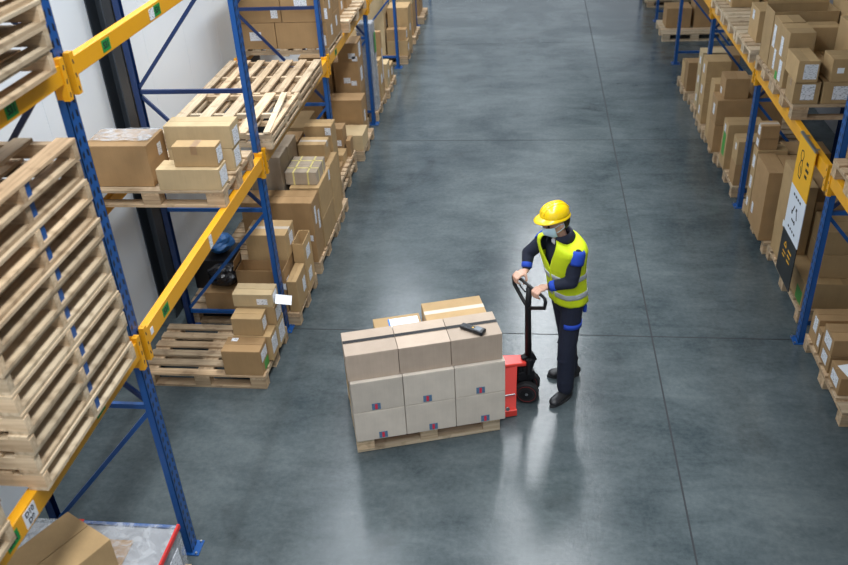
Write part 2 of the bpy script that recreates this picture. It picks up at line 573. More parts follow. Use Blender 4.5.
# ------------------------------------------------------------------ pallets
def block_pallet(cx, cy, z, yaw, label, lx=1.2, ly=0.8, pale=False, group=None, ws=None):
    """nine-block pallet, deck boards along its local x"""
    t = thing('wooden_pallet', label, 'pallet', (cx, cy, z), yaw, group)
    wx, wy = (M['pine_x'], M['pine_y']) if pale else (M['wood_x'], M['wood_y'])
    a, b = lx / 2, ly / 2
    mb = MB()
    ws = ws or ([.145, .100, .145, .100, .145] if ly < .9 else [.145, .1, .1, .145, .1, .1, .145])
    gap = (ly - sum(ws)) / (len(ws) - 1); y = -b
    for w in ws:
        mb.box(-a, a, y, y + w, 0.122, 0.144); y += w + gap
    mb.build('top_deck', wx, t, bevel=0.002)
    for sx in (-a, -0.0725, a - .145):
        MB().box(sx, sx + .145, -b, b, 0.100, 0.1215).build('stringer_board', wy, t)
        for sy, w in ((-b, .1), (-.0725, .145), (b - .1, .1)):
            MB().box(sx + .001, sx + .144, sy, sy + w, 0.0222, 0.0998).build('block', wx, t)
    for sy, w in ((-b, .1), (-.0725, .145), (b - .1, .1)):
        MB().box(-a, a, sy, sy + w, 0.0, 0.022).build('bottom_board', wx, t)
    return t

def stringer_pallet(cx, cy, z, label, lx=1.02, ly=1.08, h=0.115, n=7, pale=True, yaw=0.0, group=None, broken=False, w=0.1, blue=False):
    """deck boards along local y carried by three planks across"""
    t = thing('wooden_pallet', label, 'pallet', (cx, cy, z), yaw, group)
    wx, wy = (M['pine_x'], M['pine_y']) if pale else (M['wood_x'], M['wood_y'])
    a, b = lx / 2, ly / 2; bt = 0.02
    gap = (lx - n * w) / (n - 1)
    mb = MB()
    for k in range(n):
        x = -a + k * (w + gap)
        j = R.uniform(-.006, .006)
        if broken and k == n - 1:
            mb.obox((x + w * .2, -.02, h - bt / 2 + .012), (1, .12, 0), (-.10, 1, 0), (0, 0, 1), w * .28, b, bt / 2)
            mb.obox((x + w * .85, 0, h - bt / 2), (1, 0, 0), (0, 1, 0), (0, 0, 1), w * .2, b, bt / 2)
        else:
            mb.box(x + j, x + w + j, -b, b, h - bt, h)
    mb.build('top_deck', wy, t, bevel=0.002)
    mb = MB()
    for k in (0, 3, 6):
        x = -a + k * (lx - w) / 6
        mb.box(x, x + w, -b, b, 0, bt)
    mb.build('bottom_deck', wy, t)
    for y in (-b, -.022, b - .044):
        MB().box(-a, a, y, y + .044, bt, h - bt).build('stringer', wx, t)
    if blue:
        MB().box(a - .10, a - .012, .024, .080, bt + .001, h - bt - .001).build('painted_spacer', M['blue'], t)
    return t

# ------------------------------------------------------------------ setting
struct(MB().box(-3.75, 4.3, -1.0, 30, -0.2, 0.0).build('floor', M['floor']))
wl = MB()
y = -1.0
while y < 30:
    wl.box(-3.95, -3.75, y, min(y + 0.995, 30), 0.0, 12.0); y += 1.0
wl.box(-3.96, -3.757, -1, 30, 0, 12.0)
struct(wl.build('wall_left', M['wall']))
struct(MB().box(4.3, 4.5, -1, 30, 0, 12).build('wall_right', M['wall_dark']))
struct(MB().box(-3.75, -3.735, -1, 30, 0, 0.12).build('baseboard_left', M['steel_dark']))
n = 1
for yc in (1.0, 7.19, 10.85, 16.5, 22.0):
    o = MB(); w = 0.17
    o.box(-3.75, -3.738, yc - w, yc + w, 0, 9); o.box(-3.75, -3.60, yc - .008, yc + .008, 0, 9); o.box(-3.612, -3.60, yc - w, yc + w, 0, 9)
    struct(o.build('trim_%d' % n, M['steel_dark'])); n += 1
for yj in (1.97, 6.87, 11.77, 16.67, 21.57):
    struct(MB().box(-3.75, 4.3, yj - .006, yj + .006, 0.0002, 0.0012).build('trim_%d' % n, M['joint'])); n += 1
struct(MB().box(1.197 - .007, 1.197 + .007, -1, 30, 0.0002, 0.0013).build('trim_%d' % n, M['joint']))

# ------------------------------------------------------------------ racks
BAYS = [1.26 + 2.8 * i for i in range(8)]      # frame positions along the aisle
XF, XR = -2.400, -3.385                        # left: aisle post, wall post (centres)
RXF, RXR = 2.545, 3.52                        # right

FR_L = ['blue upright rack frame nearest the camera', 'blue upright rack frame bolted to the floor beside the tall pallet stack',
        'blue upright rack frame beside the half-empty floor pallet with four small cartons', 'blue upright rack frame past the strapped carton, third along the white wall',
        'blue upright rack frame past the plain double-seam carton, fourth along the white wall', 'blue upright rack frame fifth along the white wall',
        'blue upright rack frame sixth along the white wall', 'blue upright rack frame at the far end of the white wall row']
FR_R = ['', 'blue upright rack frame beyond the picture edge on the sign side', 'blue upright rack frame beside the hanging three-colour sign',
        'blue upright rack frame behind the tall brown cartons, second past the hanging sign', 'blue upright rack frame third past the hanging sign, hidden to the waist by cartons',
        'thin blue upright rack frame just before the pale pallet with one brown carton', 'blue upright rack frame beside the pale pallet, farthest but one on the sign side',
        'blue upright rack frame at the far end of the sign side']

def rack_upright(xf, xr, y, label, sgn):
    t = thing('rack_upright', label, 'rack upright', (xf, y, 0))
    H = 5.04; dx = xr - xf
    for px in (0, dx):
        hw, hd = (0.024, 0.050) if px == 0 else (0.028, 0.030)
        f = sgn if px == 0 else -sgn
        mb = MB()
        mb.box(px + f * hw if f < 0 else px + hw - .004, px + hw if f > 0 else px - hw + .004, -hd, hd, 0.008, H)
        mb.box(px - hw, px + hw, -hd, -hd + .004, 0.008, H)
        mb.box(px - hw, px + hw, hd - .004, hd, 0.008, H)
        mb.build('post', M['blue_slotted' if px == 0 else 'shaded_blue'], t)
        MB().box(px - .065, px + .075, -.07, .07, 0, 0.008).build('foot_plate', M['blue'], t)
        if px == 0:
            for yy in (-.055, .055):
                MB().cyl((px + f * .055, yy, .008), (px + f * .055, yy, .022), .009, 8).build('anchor_bolt', M['steel'], t)
    zs = [0.20, 1.34, 2.48, 3.62, 4.76]
    q = 1 if dx > 0 else -1
    x0, x1 = .025 * q, dx - .029 * q
    for z in zs:
        MB().box(min(x0, x1), max(x0, x1), -.013, .013, z - .018, z + .018).build('horizontal_brace', M['blue' if z < 2 else 'shaded_blue'], t)
    for k in range(4):
        a, b = (x1, x0) if k % 2 == 0 else (x0, x1)
        MB().bar((a, 0.0, zs[k] + .04), (b, 0.0, zs[k + 1] - .04), .022, .030).build('diagonal_brace', M['blue' if k == 0 else 'shaded_blue'], t)
    return t

for i in range(1, 8):
    rack_upright(XF, XR, BAYS[i], FR_L[i], 1)
    if i > 1:
        rack_upright(RXF, RXR, BAYS[i], FR_R[i], -1)

def crossbeam(x, ya, yb, ztop, h, face, label, stickers=(), group=None):
    """face: +1 the aisle lies towards +x. stickers: (y, kind) on the aisle face"""
    t = thing('rack_crossbeam', label, 'rack beam', (x, (ya + yb) / 2, ztop), 0, group)
    ln = (yb - ya) / 2 - .056; w = 0.022
    mb = MB()
    mb.box(-w, w, -ln, ln, -h, 0)
    mb.build('rail', M['orange'], t, bevel=0.004)
    MB().box(-w * face - .014 * (face > 0), -w * face + .014 * (face < 0), -ln, ln, -h * .45, -h * .05).build('inner_lip', M['orange'], t)
    for s in (-1, 1):
        c = MB()
        yy = s * (ln + .004)
        c.box(min(face * -.005, face * .029), max(face * -.005, face * .029), yy - .024, yy + .018, -h - .09, .03)
        c.box(-.05, .02, min(s * ln, s * (ln + .004)), max(s * ln, s * (ln + .004)), -h - .09, .03) if face > 0 else c.box(-.02, .05, min(s * ln, s * (ln + .004)), max(s * ln, s * (ln + .004)), -h - .09, .03)
        k = c.build('connector', M['orange'], t)
        for zz in (-.16, -.09, -.02):
            MB().obox((face * .0295, yy - .003, zz), (1, 0, 0), (0, .25 * s, 1), (0, 1, -.25 * s), .0008, .012, .004).build('hook', M['slot'], k)
    for (yy, kind) in stickers:
        py = yy - (ya + yb) / 2; fx = face * w
        if kind == 'plate':
            p = MB().box(min(fx, fx + face * .002), max(fx, fx + face * .002), py - .052, py + .052, -h + .014, -.014).build('location_plate', M['plate'], t)
            for txt, dz in (('D10', .021), ('D9', -.024)):
                mt = Matrix(((0, 0, face, fx + face * .0026), (face, 0, 0, py), (0, 1, 0, -h / 2 + dz), (0, 0, 0, 1)))
                text_mesh(txt, .042, M['ink'], p, mt, bold=.0012)
        elif kind in ('green', 'greenwhite'):
            p = MB().box(min(fx, fx + face * .002), max(fx, fx + face * .002), py - .05, py + .05, -h * .5 - .033, -h * .5 + .033).build('location_sticker', M['green'], t)
            mt = Matrix(((0, 0, face, fx + face * .0026), (face, 0, 0, py), (0, 1, 0, -h / 2), (0, 0, 0, 1)))
            text_mesh('531', .050, M['ink'], p, mt, bold=.0016)
            if kind == 'greenwhite':
                MB().box(min(fx, fx + face * .002), max(fx, fx + face * .002), py - .13, py - .054, -h * .5 - .036, -h * .5 + .03).build('barcode_sticker', M['label'], t)
        elif kind == 'white':
            MB().box(min(fx, fx + face * .002), max(fx, fx + face * .002), py - .03, py + .03, -h + .01, -.012).build('barcode_sticker', M['label'], t)
        elif kind == 'dot':
            MB().box(min(fx, fx + face * .002), max(fx, fx + face * .002), py - .02, py + .02, -h * .5 - .022, -h * .5 + .022).build('round_sticker', M['plate'], t)
    return t

LBX, LRX = XF + .034, XR - .040
crossbeam(LBX, BAYS[0], BAYS[1], 1.90, .12, 1, 'orange rack beam with D10 D9 plate, under the tall pallet stack', [(2.66, 'plate'), (2.50, 'green'), (3.44, 'green')])
crossbeam(LBX, BAYS[1], BAYS[2], 1.90, .12, 1, 'orange rack beam below the pallet with taped cartons, front rail', [(4.20, 'dot'), (4.44, 'green'), (5.36, 'white')])
crossbeam(LBX, BAYS[2], BAYS[3], 1.90, .12, 1, 'orange rack beam below the two pale empty pallets, front rail')
crossbeam(LBX, BAYS[3], BAYS[4], 1.90, .12, 1, 'orange rack beam below the wall of large brown cartons', [(10.1, 'green')])
crossbeam(LBX, BAYS[4], BAYS[5], 1.90, .12, 1, 'orange rack beam fourth along the white wall at pallet height')
crossbeam(LBX, BAYS[0], BAYS[1], 3.61, .10, 1, 'upper orange rack beam with green sticker under the raised pallet stack', [(3.49, 'green')])
crossbeam(LBX, BAYS[1], BAYS[2], 3.61, .10, 1, 'upper orange rack beam with nothing on it, crossing in front of the dark column', [(4.51, 'green'), (5.27, 'greenwhite')])
crossbeam(LRX, BAYS[0], BAYS[1], 1.90, .12, -1, 'rear orange rack beam by the wall under the tall pallet stack')
crossbeam(LRX, BAYS[1], BAYS[2], 1.90, .12, -1, 'rear orange rack beam by the wall under the pallet with taped cartons')
crossbeam(LRX, BAYS[2], BAYS[3], 1.90, .12, -1, 'rear orange rack beam by the wall under the two pale empty pallets')
crossbeam(LRX, BAYS[3], BAYS[4], 1.90, .12, -1, 'rear orange rack beam by the wall under the large brown cartons')
crossbeam(LRX, BAYS[0], BAYS[1], 3.61, .10, -1, 'upper rear orange rack beam by the wall under the raised pallet stack')
RBX, RRX = RXF - .034, RXR + .040
crossbeam(RBX, BAYS[1], BAYS[2], 1.74, .12, -1, 'orange rack beam under the single plain carton, before the hanging sign')
crossbeam(RBX, BAYS[2], BAYS[3], 1.74, .12, -1, 'orange rack beam that carries the hanging three-colour sign')
crossbeam(RBX, BAYS[3], BAYS[4], 1.74, .12, -1, 'orange rack beam past the sign, under three pallets in a row')
crossbeam(RBX, BAYS[4], BAYS[5], 1.74, .12, -1, 'farthest orange rack beam on the sign side')
crossbeam(RRX, BAYS[1], BAYS[2], 1.74, .12, 1, 'rear orange rack beam under the single plain carton')
crossbeam(RRX, BAYS[2], BAYS[3], 1.74, .12, 1, 'rear orange rack beam behind the hanging sign')
crossbeam(RRX, BAYS[3], BAYS[4], 1.74, .12, 1, 'rear orange rack beam under three pallets in a row')

# ------------------------------------------------------------------ left racks: pallets
LV = 1.902
pg = 'empty pallets in the tall stack'
words_ = ['bottom', 'second from the bottom', 'third from the bottom', 'fourth from the bottom', 'fifth from the bottom', 'sixth from the bottom',
          'sixth from the top', 'fifth from the top', 'fourth from the top', 'third from the top', 'second from the top', 'top']
for k in range(12):
    stringer_pallet(-2.795 + R.uniform(-.012, .012), 3.30 + R.uniform(-.012, .012), LV + k * .1155,
                    'empty wooden pallet, %s in the tall stack beside the blue upright' % words_[k],
                    h=.1150, pale=k not in (8, 10, 11), n=5 if k == 11 else 7, group=pg, blue=True)
wu = ['bottom', 'second from the bottom', 'third from the bottom', 'fourth from the bottom', 'fifth from the bottom', 'sixth from the bottom', 'topmost']
for k in range(7):
    stringer_pallet(-2.80 + R.uniform(-.012, .012), 3.33 + R.uniform(-.012, .012), 3.612 + k * .1155,
                    'pale empty pallet, %s in the raised stack on the upper orange beam' % wu[k], h=.1150, group='empty pallets on the upper beam')
wn = ['bottom', 'second from the bottom', 'third', 'fourth', 'top']
for k in range(5):
    stringer_pallet(-2.80, 1.93 + R.uniform(-.01, .01), LV + k * .1155,
                    'wooden pallet, %s in the cut-off stack beside the D10 D9 plate' % wn[k], h=.1150, group='empty pallets beside the plate')
for yc, nm, br in ((7.48, 'nearer', True), (8.56, 'farther', False)):
    for k in range(2):
        stringer_pallet(-2.80, yc, LV + k * .0805,
                        '%s empty pallet of the %s flat pair, %s' % ('upper' if k else 'lower', nm, 'top board split at its end' if br else 'past the split-board one'),
                        lx=1.04, ly=1.06, h=.080, n=5 if br else 7, w=.105 if br else .082, pale=br, broken=br and k == 1, group='flat empty pallets end to end')
# pallet with taped cartons, bay 1
block_pallet(-2.95, 6.19, LV, 0, 'brown wooden pallet under five taped cartons on the orange beam')
Z = LV + .145
carton(-3.45, -2.93, 5.86, 6.22, Z, Z + .345, 'large plain tan carton, biggest on the raised pallet, film on its lid', 'brown', tape=None, tags=[('r', .05, .06, .07, .10, 'label')], seam='x')
carton(-2.865, -2.36, 5.80, 5.985, Z, Z + .175, 'long low carton under the brown-taped one on the raised pallet', 'pale', tape=None, tags=[('r', 0, 0, .15, .13, 'label')])
carton(-2.72, -2.37, 5.845, 5.98, Z + .177, Z + .345, 'small carton with brown tape band over its front, on the raised pallet', 'tan', tape='tape', seam='y', tags=[('r', 0, 0, .11, .12, 'label')])
carton(-2.90, -2.36, 6.165, 6.36, Z, Z + .19, 'lower rear pale carton with white label on the raised pallet', 'pale', tape=None, tags=[('r', 0, 0, .13, .14, 'label')])
carton(-2.90, -2.35, 6.165, 6.38, Z + .192, Z + .385, 'upper rear pale carton, highest on the raised pallet', 'pale', tape=None, tags=[('r', 0, -.02, .13, .13, 'label')])
fl = MB(); rows = []
for i in range(9):
    rows.append([(-3.44 + .062 * j, 5.95 + .033 * i, Z + .350 + R.uniform(0, .012)) for j in range(9)])
fl.grid(rows); o = fl.build('crumpled_film', M['film'], None, smooth=True, origin=(-3.2, 6.05, Z + .35))
tag(o, 'crumpled clear film lying on the large plain tan carton', 'plastic film')
so = o.modifiers.new('thick', 'SOLIDIFY'); so.thickness = .002

# near floor load under the tall stack
block_pallet(-2.88, 3.40, 0, 0, 'wooden pallet under the film-wrapped load with red tape')
t = thing('wrapped_load', 'film-wrapped load with red tape by the nearest blue upright', 'wrapped pallet load', (-2.80, 3.34, .146))
MB().box(-.50, .50, -.42, .42, 0.001, .39).build('carton_stack', M['film_grey'], t, bevel=.01)
MB().box(-.14, .26, -.30, .30, .391, .398).build('carton_lid', M['brown'], t, bevel=.003)
rows = []
for i in range(15):
    rr = []
    for j in range(19):
        x = -.515 + 1.03 * j / 18; yv = -.435 + .87 * i / 14
        rr.append((x, yv, .404 + R.uniform(0, .008)))
    rows.append(rr)
f = MB().grid(rows)
for s in (-1, 1):
    f.grid([[(s * (.512 + R.uniform(0, .008)), -.435 + .87 * i / 14, .404 - .4 * k / 6) for i in range(15)] for k in range(7)])
    f.grid([[(-.515 + 1.03 * j / 18, s * (.432 + R.uniform(0, .008)), .404 - .4 * k / 6) for j in range(19)] for k in range(7)])
f.build('stretch_film', M['film'], t, smooth=True)
rt = MB().box(.508, .524, -.44, .44, .412, .416)
rt.box(.522, .526, -.44, .44, .385, .416); rt.build('red_tape', M['redtape'], t)
MB().box(-.19, -.145, -.44, .44, .412, .416).build('red_tape', M['redtape'], t)
MB().box(.523, .527, .20, .34, .10, .30).build('shipping_label', M['label'], t)
ca, sa = Vector((-.88, .475, 0)), Vector((-.475, -.88, 0))
q = Vector((-2.46, 3.31, 0)); c = q + ca * .21 + sa * .26
carton(c.x - .21, c.x + .21, c.y - .26, c.y + .26, .146 + .42, .93, 'large turned brown carton on the film-wrapped load with red tape', 'tan', yaw=math.atan2(-.475, .88), tape=None, seam='y')

# floor pallet bay 1
block_pallet(-2.935, 6.305, 0, 0, 'half-empty wooden floor pallet with small cartons on its aisle end', ws=[.085] * 6)
Z = .1455
carton(-2.705, -2.35, 5.91, 6.135, Z, .41, 'tan floor carton with green label, front of the four on the half-empty pallet', 'brown', tape=None, seam='x',
       tags=[('t', -.10, .07, .06, .05, 'label'), ('r', 0, .04, .16, .10, 'label'), ('r', .03, -.08, .12, .09, 'labelg')])
carton(-2.66, -2.31, 6.14, 6.33, Z, .415, 'carton with three white labels under the plain small carton on the floor pallet', 'tan', tape=None, seam='x', tags=[('r', 0, .01, .15, .16, 'label')])
carton(-2.655, -2.375, 6.15, 6.325, .417, .60, 'plain small tan carton stacked second on the half-empty floor pallet', 'tan', tape=None, seam='x', tags=[('r', 0, 0, .10, .11, 'label')])
carton(-2.66, -2.30, 6.345, 6.56, Z, .40, 'rear lower carton with labels on the half-empty floor pallet', 'pale', tape=None, seam='x', tags=[('r', 0, 0, .16, .17, 'label')])
carton(-2.655, -2.30, 6.345, 6.55, .402, .60, 'rear middle carton with labels on the half-empty floor pallet', 'tan', tape=None, seam='x', tags=[('r', 0, 0, .15, .13, 'label'), ])
carton(-2.68, -2.31, 6.345, 6.545, .602, .735, 'pale torn-lid carton topmost on the half-empty floor pallet', 'pale', tape=None, seam='x', tags=[('f', .09, -.01, .10, .06, 'label'), ('r', 0, 0, .12, .09, 'label')])
pp = MB().obox((0, 0, 0), (.9, .25, -.25), (-.2, 1, .1), (.25, 0, 1), .075, .07, .0012)
o = pp.build('paper_sheet', M['paper'], None, origin=None); o.location = (-2.225, 6.42, .640)
tag(o, 'loose white paper sheet sticking out from the torn-lid carton', 'paper')

# floor bay 2
block_pallet(-2.86, 7.33, 0, 0, 'wooden floor pallet under the open carton and black crate')
open_carton(-2.85, -2.37, 6.955, 7.175, Z, .62, 'open tan carton with raised flaps behind the blue upright', 'brown', flaps=('l',), tags=[('f', .17, .06, .16, .07, 'label'), ('r', 0, 0, .1, .2, 'label')])
pp = MB().box(-.10, .10, -.05, .05, 0, .002).build('paper_sheet', M['paper'], None); pp.location = (-2.55, 7.07, .50)
MBx = carton(-2.83, -2.38, 6.97, 7.16, Z + .01, .498, 'inner carton sitting inside the open tan carton', 'tan', tape=None, small=True)
tag(pp, 'white paper sheet lying inside the open tan carton', 'paper')
carton(-2.80, -2.385, 7.20, 7.53, Z, .605, 'carton directly beneath the glossy-taped carton', 'brown', tape=None)
carton(-2.785, -2.375, 7.19, 7.52, .607, .89, 'tan carton with clear tape over its lid, beside the blue upright', 'tan', tape='cleartape', seam='x', tags=[('r', .03, .02, .12, .12, 'label')])
carton(-2.355, -2.255, 6.955, 7.32, Z, .50, 'slim upright carton with aisle-side label, next to the open carton', 'tan', tape=None, tags=[('r', .08, .0, .10, .15, 'label')], seam='y')
open_carton(-2.37, -2.255, 7.36, 7.66, Z, .70, 'narrow open-topped carton between clear-taped carton and long brown carton', 'tan', flaps=(), tags=[('r', 0, .12, .14, .13, 'label'), ('r', -.02, -.14, .12, .13, 'label')])
# black crate, bin film, blue bag, brown box
t = thing('plastic_crate', 'black plastic crate standing by the white wall behind the orange beam', 'crate', (-3.28, 7.56, Z))
mb = MB(); a, b, h, w = .20, .19, .33, .012
mb.box(-a, a, -b, b, 0.001, w); mb.box(-a, a, -b, -b + w, w, h); mb.box(-a, a, b - w, b, w, h); mb.box(-a, -a + w, -b + w, b - w, w, h); mb.box(a - w, a, -b + w, b - w, w, h)
mb.build('crate_body', M['plastic_black'], t)
mb = MB(); mb.box(-a - .01, a + .01, -b - .01, -b, h - .03, h); mb.box(-a - .01, a + .01, b, b + .01, h - .03, h); mb.box(-a - .01, -a, -b, b, h - .03, h); mb.box(a, a + .01, -b, b, h - .03, h)
mb.build('crate_rim', M['plastic_black'], t)
MB().box(-a - .008, a + .008, -b - .008, b + .008, h + .001, h + .012).build('crate_lid', M['plastic_black'], t)
carton(-3.22, -2.875, 6.95, 7.30, Z, .36, 'dark brown low carton under the crumpled black film', 'brown', tape=None, small=True)
def lump(name, label, cat, c, rx, ry, rz, m, seed, amp=.3):
    r = random.Random(seed); rows = []
    n, k = 22, 14
    ph = [r.uniform(0, 6.28) for _ in range(8)]
    for j in range(k + 1):
        p = PI * j / k; row = []
        for i in range(n):
            a = 2 * PI * i / n
            q = 1 + amp * (.5 * math.sin(3 * a + ph[0] + 2 * p) + .4 * math.sin(5 * a - 3 * p + ph[1]) + .35 * math.sin(7 * p + ph[2] + a)) * math.sin(p) + r.uniform(-.07, .07) * math.sin(p)
            z = -math.cos(p) * rz * (q if p > PI / 2 else 1)
            row.append((math.sin(p) * math.cos(a) * rx * q, math.sin(p) * math.sin(a) * ry * q, z + rz))
        rows.append(row)
    o = MB().grid(rows, closed=True).build(name, m, None)
    o.location = c
    return tag(o, label, cat)
lump('bin_bag', 'crumpled black plastic film heaped on the dark low carton', 'plastic film', (-3.045, 7.12, .361), .16, .15, .11, M['bagblack'], 3, .14)
lump('bag', 'blue plastic bag on the black crate behind the beam', 'bag', (-3.22, 7.56, .49), .15, .13, .11, M['bagblue'], 5, .18)

block_pallet(-2.86, 8.41, 0, 0, 'wooden floor pallet under the long brown carton', ly=.95)
block_pallet(-2.86, 9.24, 0, 0, 'wooden floor pallet at the foot of the third upright, under flat panels', ly=.62)
carton(-3.06, -2.28, 7.94, 8.26, Z, .87, 'long brown carton with pale lid and printed corner, widest on the floor', 'brown', tape=None, seam='x', tags=[('f', .28, -.06, .17, .07, 'label'), ('r', -.05, .17, .06, .2, 'label'), ('r', .08, .06, .06, .22, 'label')])
carton(-2.60, -2.27, 8.28, 8.86, Z, .50, 'lower flat-sided carton below the yellow-strapped carton', 'tan', tape=None, seam='y')
carton(-2.60, -2.27, 8.28, 8.86, .502, .885, 'upper flat-sided carton below the yellow-strapped carton', 'tan', tape=None, seam='y', tags=[('r', .22, .12, .06, .12, 'label')])
carton(-2.60, -2.27, 8.88, 9.28, Z, .885, 'tall flat-sided carton behind the yellow-strapped carton', 'tan', tape=None, seam='y')
carton(-2.655, -2.30, 8.36, 8.80, .887, 1.035, 'carton bound with four yellow straps, beneath the second beam', 'grey', tape=None, strap='yellowstrap', seam='x')
carton(-3.02, -2.665, 8.29, 8.62, Z, .62, 'lower grey-brown carton of the dim stack under the second beam', 'brown', tape=None, small=True)
carton(-3.02, -2.665, 8.29, 8.62, .622, 1.24, 'upper grey-brown tall carton of the dim stack under the second beam', 'grey', tape=None)
carton(-3.02, -2.665, 8.64, 9.00, Z, 1.22, 'rear dim carton behind the grey-brown tall carton', 'grey', tape=None)
carton(-2.65, -2.33, 8.98, 9.22, .887, 1.10, 'pale-lidded carton behind the yellow-strapped carton', 'tan', tape='cleartape')
carton(-2.64, -2.31, 9.30, 9.53, Z, 1.2, 'tall carton with edge label just before the third upright', 'tan', tape=None, tags=[('f', .12, .46, .07, .09, 'label')])
carton(-3.02, -2.66, 9.03, 9.35, Z, 1.12, 'dim carton by the wall behind the pale-lidded carton', 'brown', tape=None)

# floor bay 3
block_pallet(-2.96, 10.25, 0, 0, 'lower wooden pallet of the pair past the third upright', ly=1.0)
block_pallet(-2.96, 10.25, .1455, 0, 'upper wooden pallet of the pair past the third upright', ly=1.0)
Z2 = .291
carton(-2.75, -2.42, 9.86, 10.2, Z2, .36, 'flat brown carton nearest on the pallet pair', 'brown', tape=None, seam='x')
carton(-2.74, -2.42, 10.23, 10.48, Z2, .43, 'low tan carton behind the flat brown one on the pallet pair', 'tan', tape=None, seam='x')
carton(-2.72, -2.46, 10.50, 10.73, Z2, .69, 'carton with white label at the back of the pallet pair', 'brown', tape=None, seam='x', tags=[('f', .05, .0, .10, .08, 'label')])
carton(-2.43, -2.375, 10.51, 10.70, Z2, .52, 'slim upright brown carton on the aisle corner of the pallet pair', 'brown', tape=None, small=True)
carton(-3.2, -2.80, 9.9, 10.5, Z2, .95, 'tall dim carton on the wall side of the pallet pair', 'tan', tape=None)
block_pallet(-2.91, 11.47, 0, 0, 'wooden floor pallet under the pale low carton', ly=.9)
carton(-2.98, -2.31, 11.05, 11.46, Z, .375, 'pale low wide carton in front of the plain double-seam carton', 'pale', tape=None, seam='y')
lump('film_scrap', 'small yellow film scrap on the pale low wide carton', 'plastic film', (-2.84, 11.36, .376), .06, .05, .045, M['yellow_thing'], 9, .35)
carton(-2.89, -2.38, 11.52, 11.84, Z, .72, 'plain double-seam brown carton behind the pale low one', 'brown', tape=None, seam='x', tags=[('r', .02, 0, .08, .16, 'label')])
carton(-3.4, -2.95, 11.5, 11.9, Z, 1.0, 'dim carton by the wall behind the pale low one', 'brown', tape=None, small=True)
block_pallet(-3.06, 12.15, 0, 0, 'wooden floor pallet before the fourth upright', ly=.44)
for k, (z0, z1, xa) in enumerate(((Z, .68, -2.84), (.682, 1.13, -2.84), (1.132, 1.40, -2.76))):
    carton(xa, -2.47, 11.98, 12.36, z0, z1, 'dark carton with white labels, %s of the three behind the plain double-seam carton' % ('bottom', 'middle', 'top')[k], 'brown', tape=None,
           tags=[('f', -.06 + .06 * k, -.05, .10, .08, 'label'), ('f', .1, -.09, .08, .07, 'label'), ('r', 0, 0, .15, .2, 'label')], small=True)
carton(-3.35, -2.88, 11.98, 12.34, Z, 1.2, 'dim carton by the wall beside the three dark labelled cartons', 'brown', tape=None, small=True)

# floor bay 4 and beyond
block_pallet(-2.95, 13.02, 0, 0, 'wooden floor pallet behind the fourth upright', ly=.9)
t = thing('wrapped_load', 'tall film-wrapped grey load behind the fourth upright', 'wrapped pallet load', (-2.47, 12.74, .146))
MB().box(-.12, .12, -.10, .10, .001, 1.36).build('carton_stack', M['film_grey'], t, bevel=.02)
f = MB()
for s in (-1, 1):
    f.grid([[(s * (.126 + R.uniform(0, .006)), -.106 + .212 * i / 4, 1.365 * k / 14) for i in range(5)] for k in range(15)])
    f.grid([[(-.126 + .252 * j / 4, s * (.106 + R.uniform(0, .006)), 1.365 * k / 14) for j in range(5)] for k in range(15)])
f.build('stretch_film', M['film'], t, smooth=True)
MB().box(.1335, .1350, -.06, .06, .9, 1.2).build('shipping_label', M['labelg'], t)
carton(-2.53, -2.37, 12.88, 13.06, Z, .58, 'lower small carton at the foot of the tall grey load', 'brown', tape=None, small=True, tags=[('f', 0, 0, .09, .08, 'label')])
carton(-2.53, -2.37, 12.88, 13.06, .582, .76, 'upper small carton at the foot of the tall grey load', 'tan', tape=None, tags=[('f', 0, 0, .08, .08, 'label')])
carton(-2.47, -2.36, 13.10, 13.32, Z, .80, 'slim tan carton behind the small pair by the tall grey load', 'tan', tape=None, tags=[('r', 0, 0, .12, .14, 'label')])
carton(-2.66, -2.36, 13.35, 13.44, Z, 1.18, 'tall brown carton with white label behind the fourth upright', 'brown', tape=None, tags=[('f', -.02, .3, .13, .12, 'label'), ('r', 0, 0, .05, .5, 'label')])
carton(-3.3, -2.72, 12.75, 13.3, Z, .9, 'dim carton by the wall beside the tall grey load', 'brown', tape=None, small=True)
block_pallet(-2.92, 14.0, 0, 0, 'wooden floor pallet before the fifth upright')
for k, (xa, ya, z0, z1, l, m_) in enumerate(((-2.66, 13.7, Z, .55, 'pale carton before the fifth upright, near the aisle', 'pale'), (-2.66, 14.05, Z, .42, 'low tan carton before the fifth upright', 'tan'),
        (-3.0, 13.7, Z, .9, 'tall dim carton by the wall before the fifth upright', 'brown'), (-3.0, 14.05, Z, 1.05, 'pale-topped carton by the wall before the fifth upright', 'pale'))):
    carton(xa, xa + .31, ya, ya + .29, z0, z1, l, m_, tape=None, small=True, tags=[('r', 0, 0, .1, .12, 'label')])
block_pallet(-2.85, 15.85, 0, 0, 'wooden floor pallet past the fifth upright')
for k, (xa, xb, ya, yb, z0, z1, l, m_) in enumerate((
        (-2.62, -2.24, 15.50, 15.72, Z, .42, 'low carton past the fifth upright with white paper tag', 'tan'),
        (-2.62, -2.24, 15.76, 16.20, Z, .95, 'brown carton with pale rim past the fifth upright', 'tan'),
        (-3.15, -2.66, 15.55, 16.15, Z, 1.2, 'wide pale-edged carton past the fifth upright', 'pale'),
        (-2.62, -2.26, 15.52, 15.70, .422, .62, 'small carton on the low carton past the fifth upright', 'brown'))):
    carton(xa, xb, ya, yb, z0, z1, l, m_, tape=None, small=True, tags=[('r', 0, 0, .1, .12, 'label')])
block_pallet(-2.85, 17.1, 0, 0, 'wooden floor pallet before the sixth upright')
carton(-2.75, -2.30, 16.85, 17.35, Z, .75, 'large carton before the sixth upright on the wall side', 'brown', tape=None, small=True)
carton(-2.75, -2.30, 16.85, 17.35, .752, 1.25, 'pale-lidded carton stacked on the large one before the sixth upright', 'pale', tape=None, small=True)
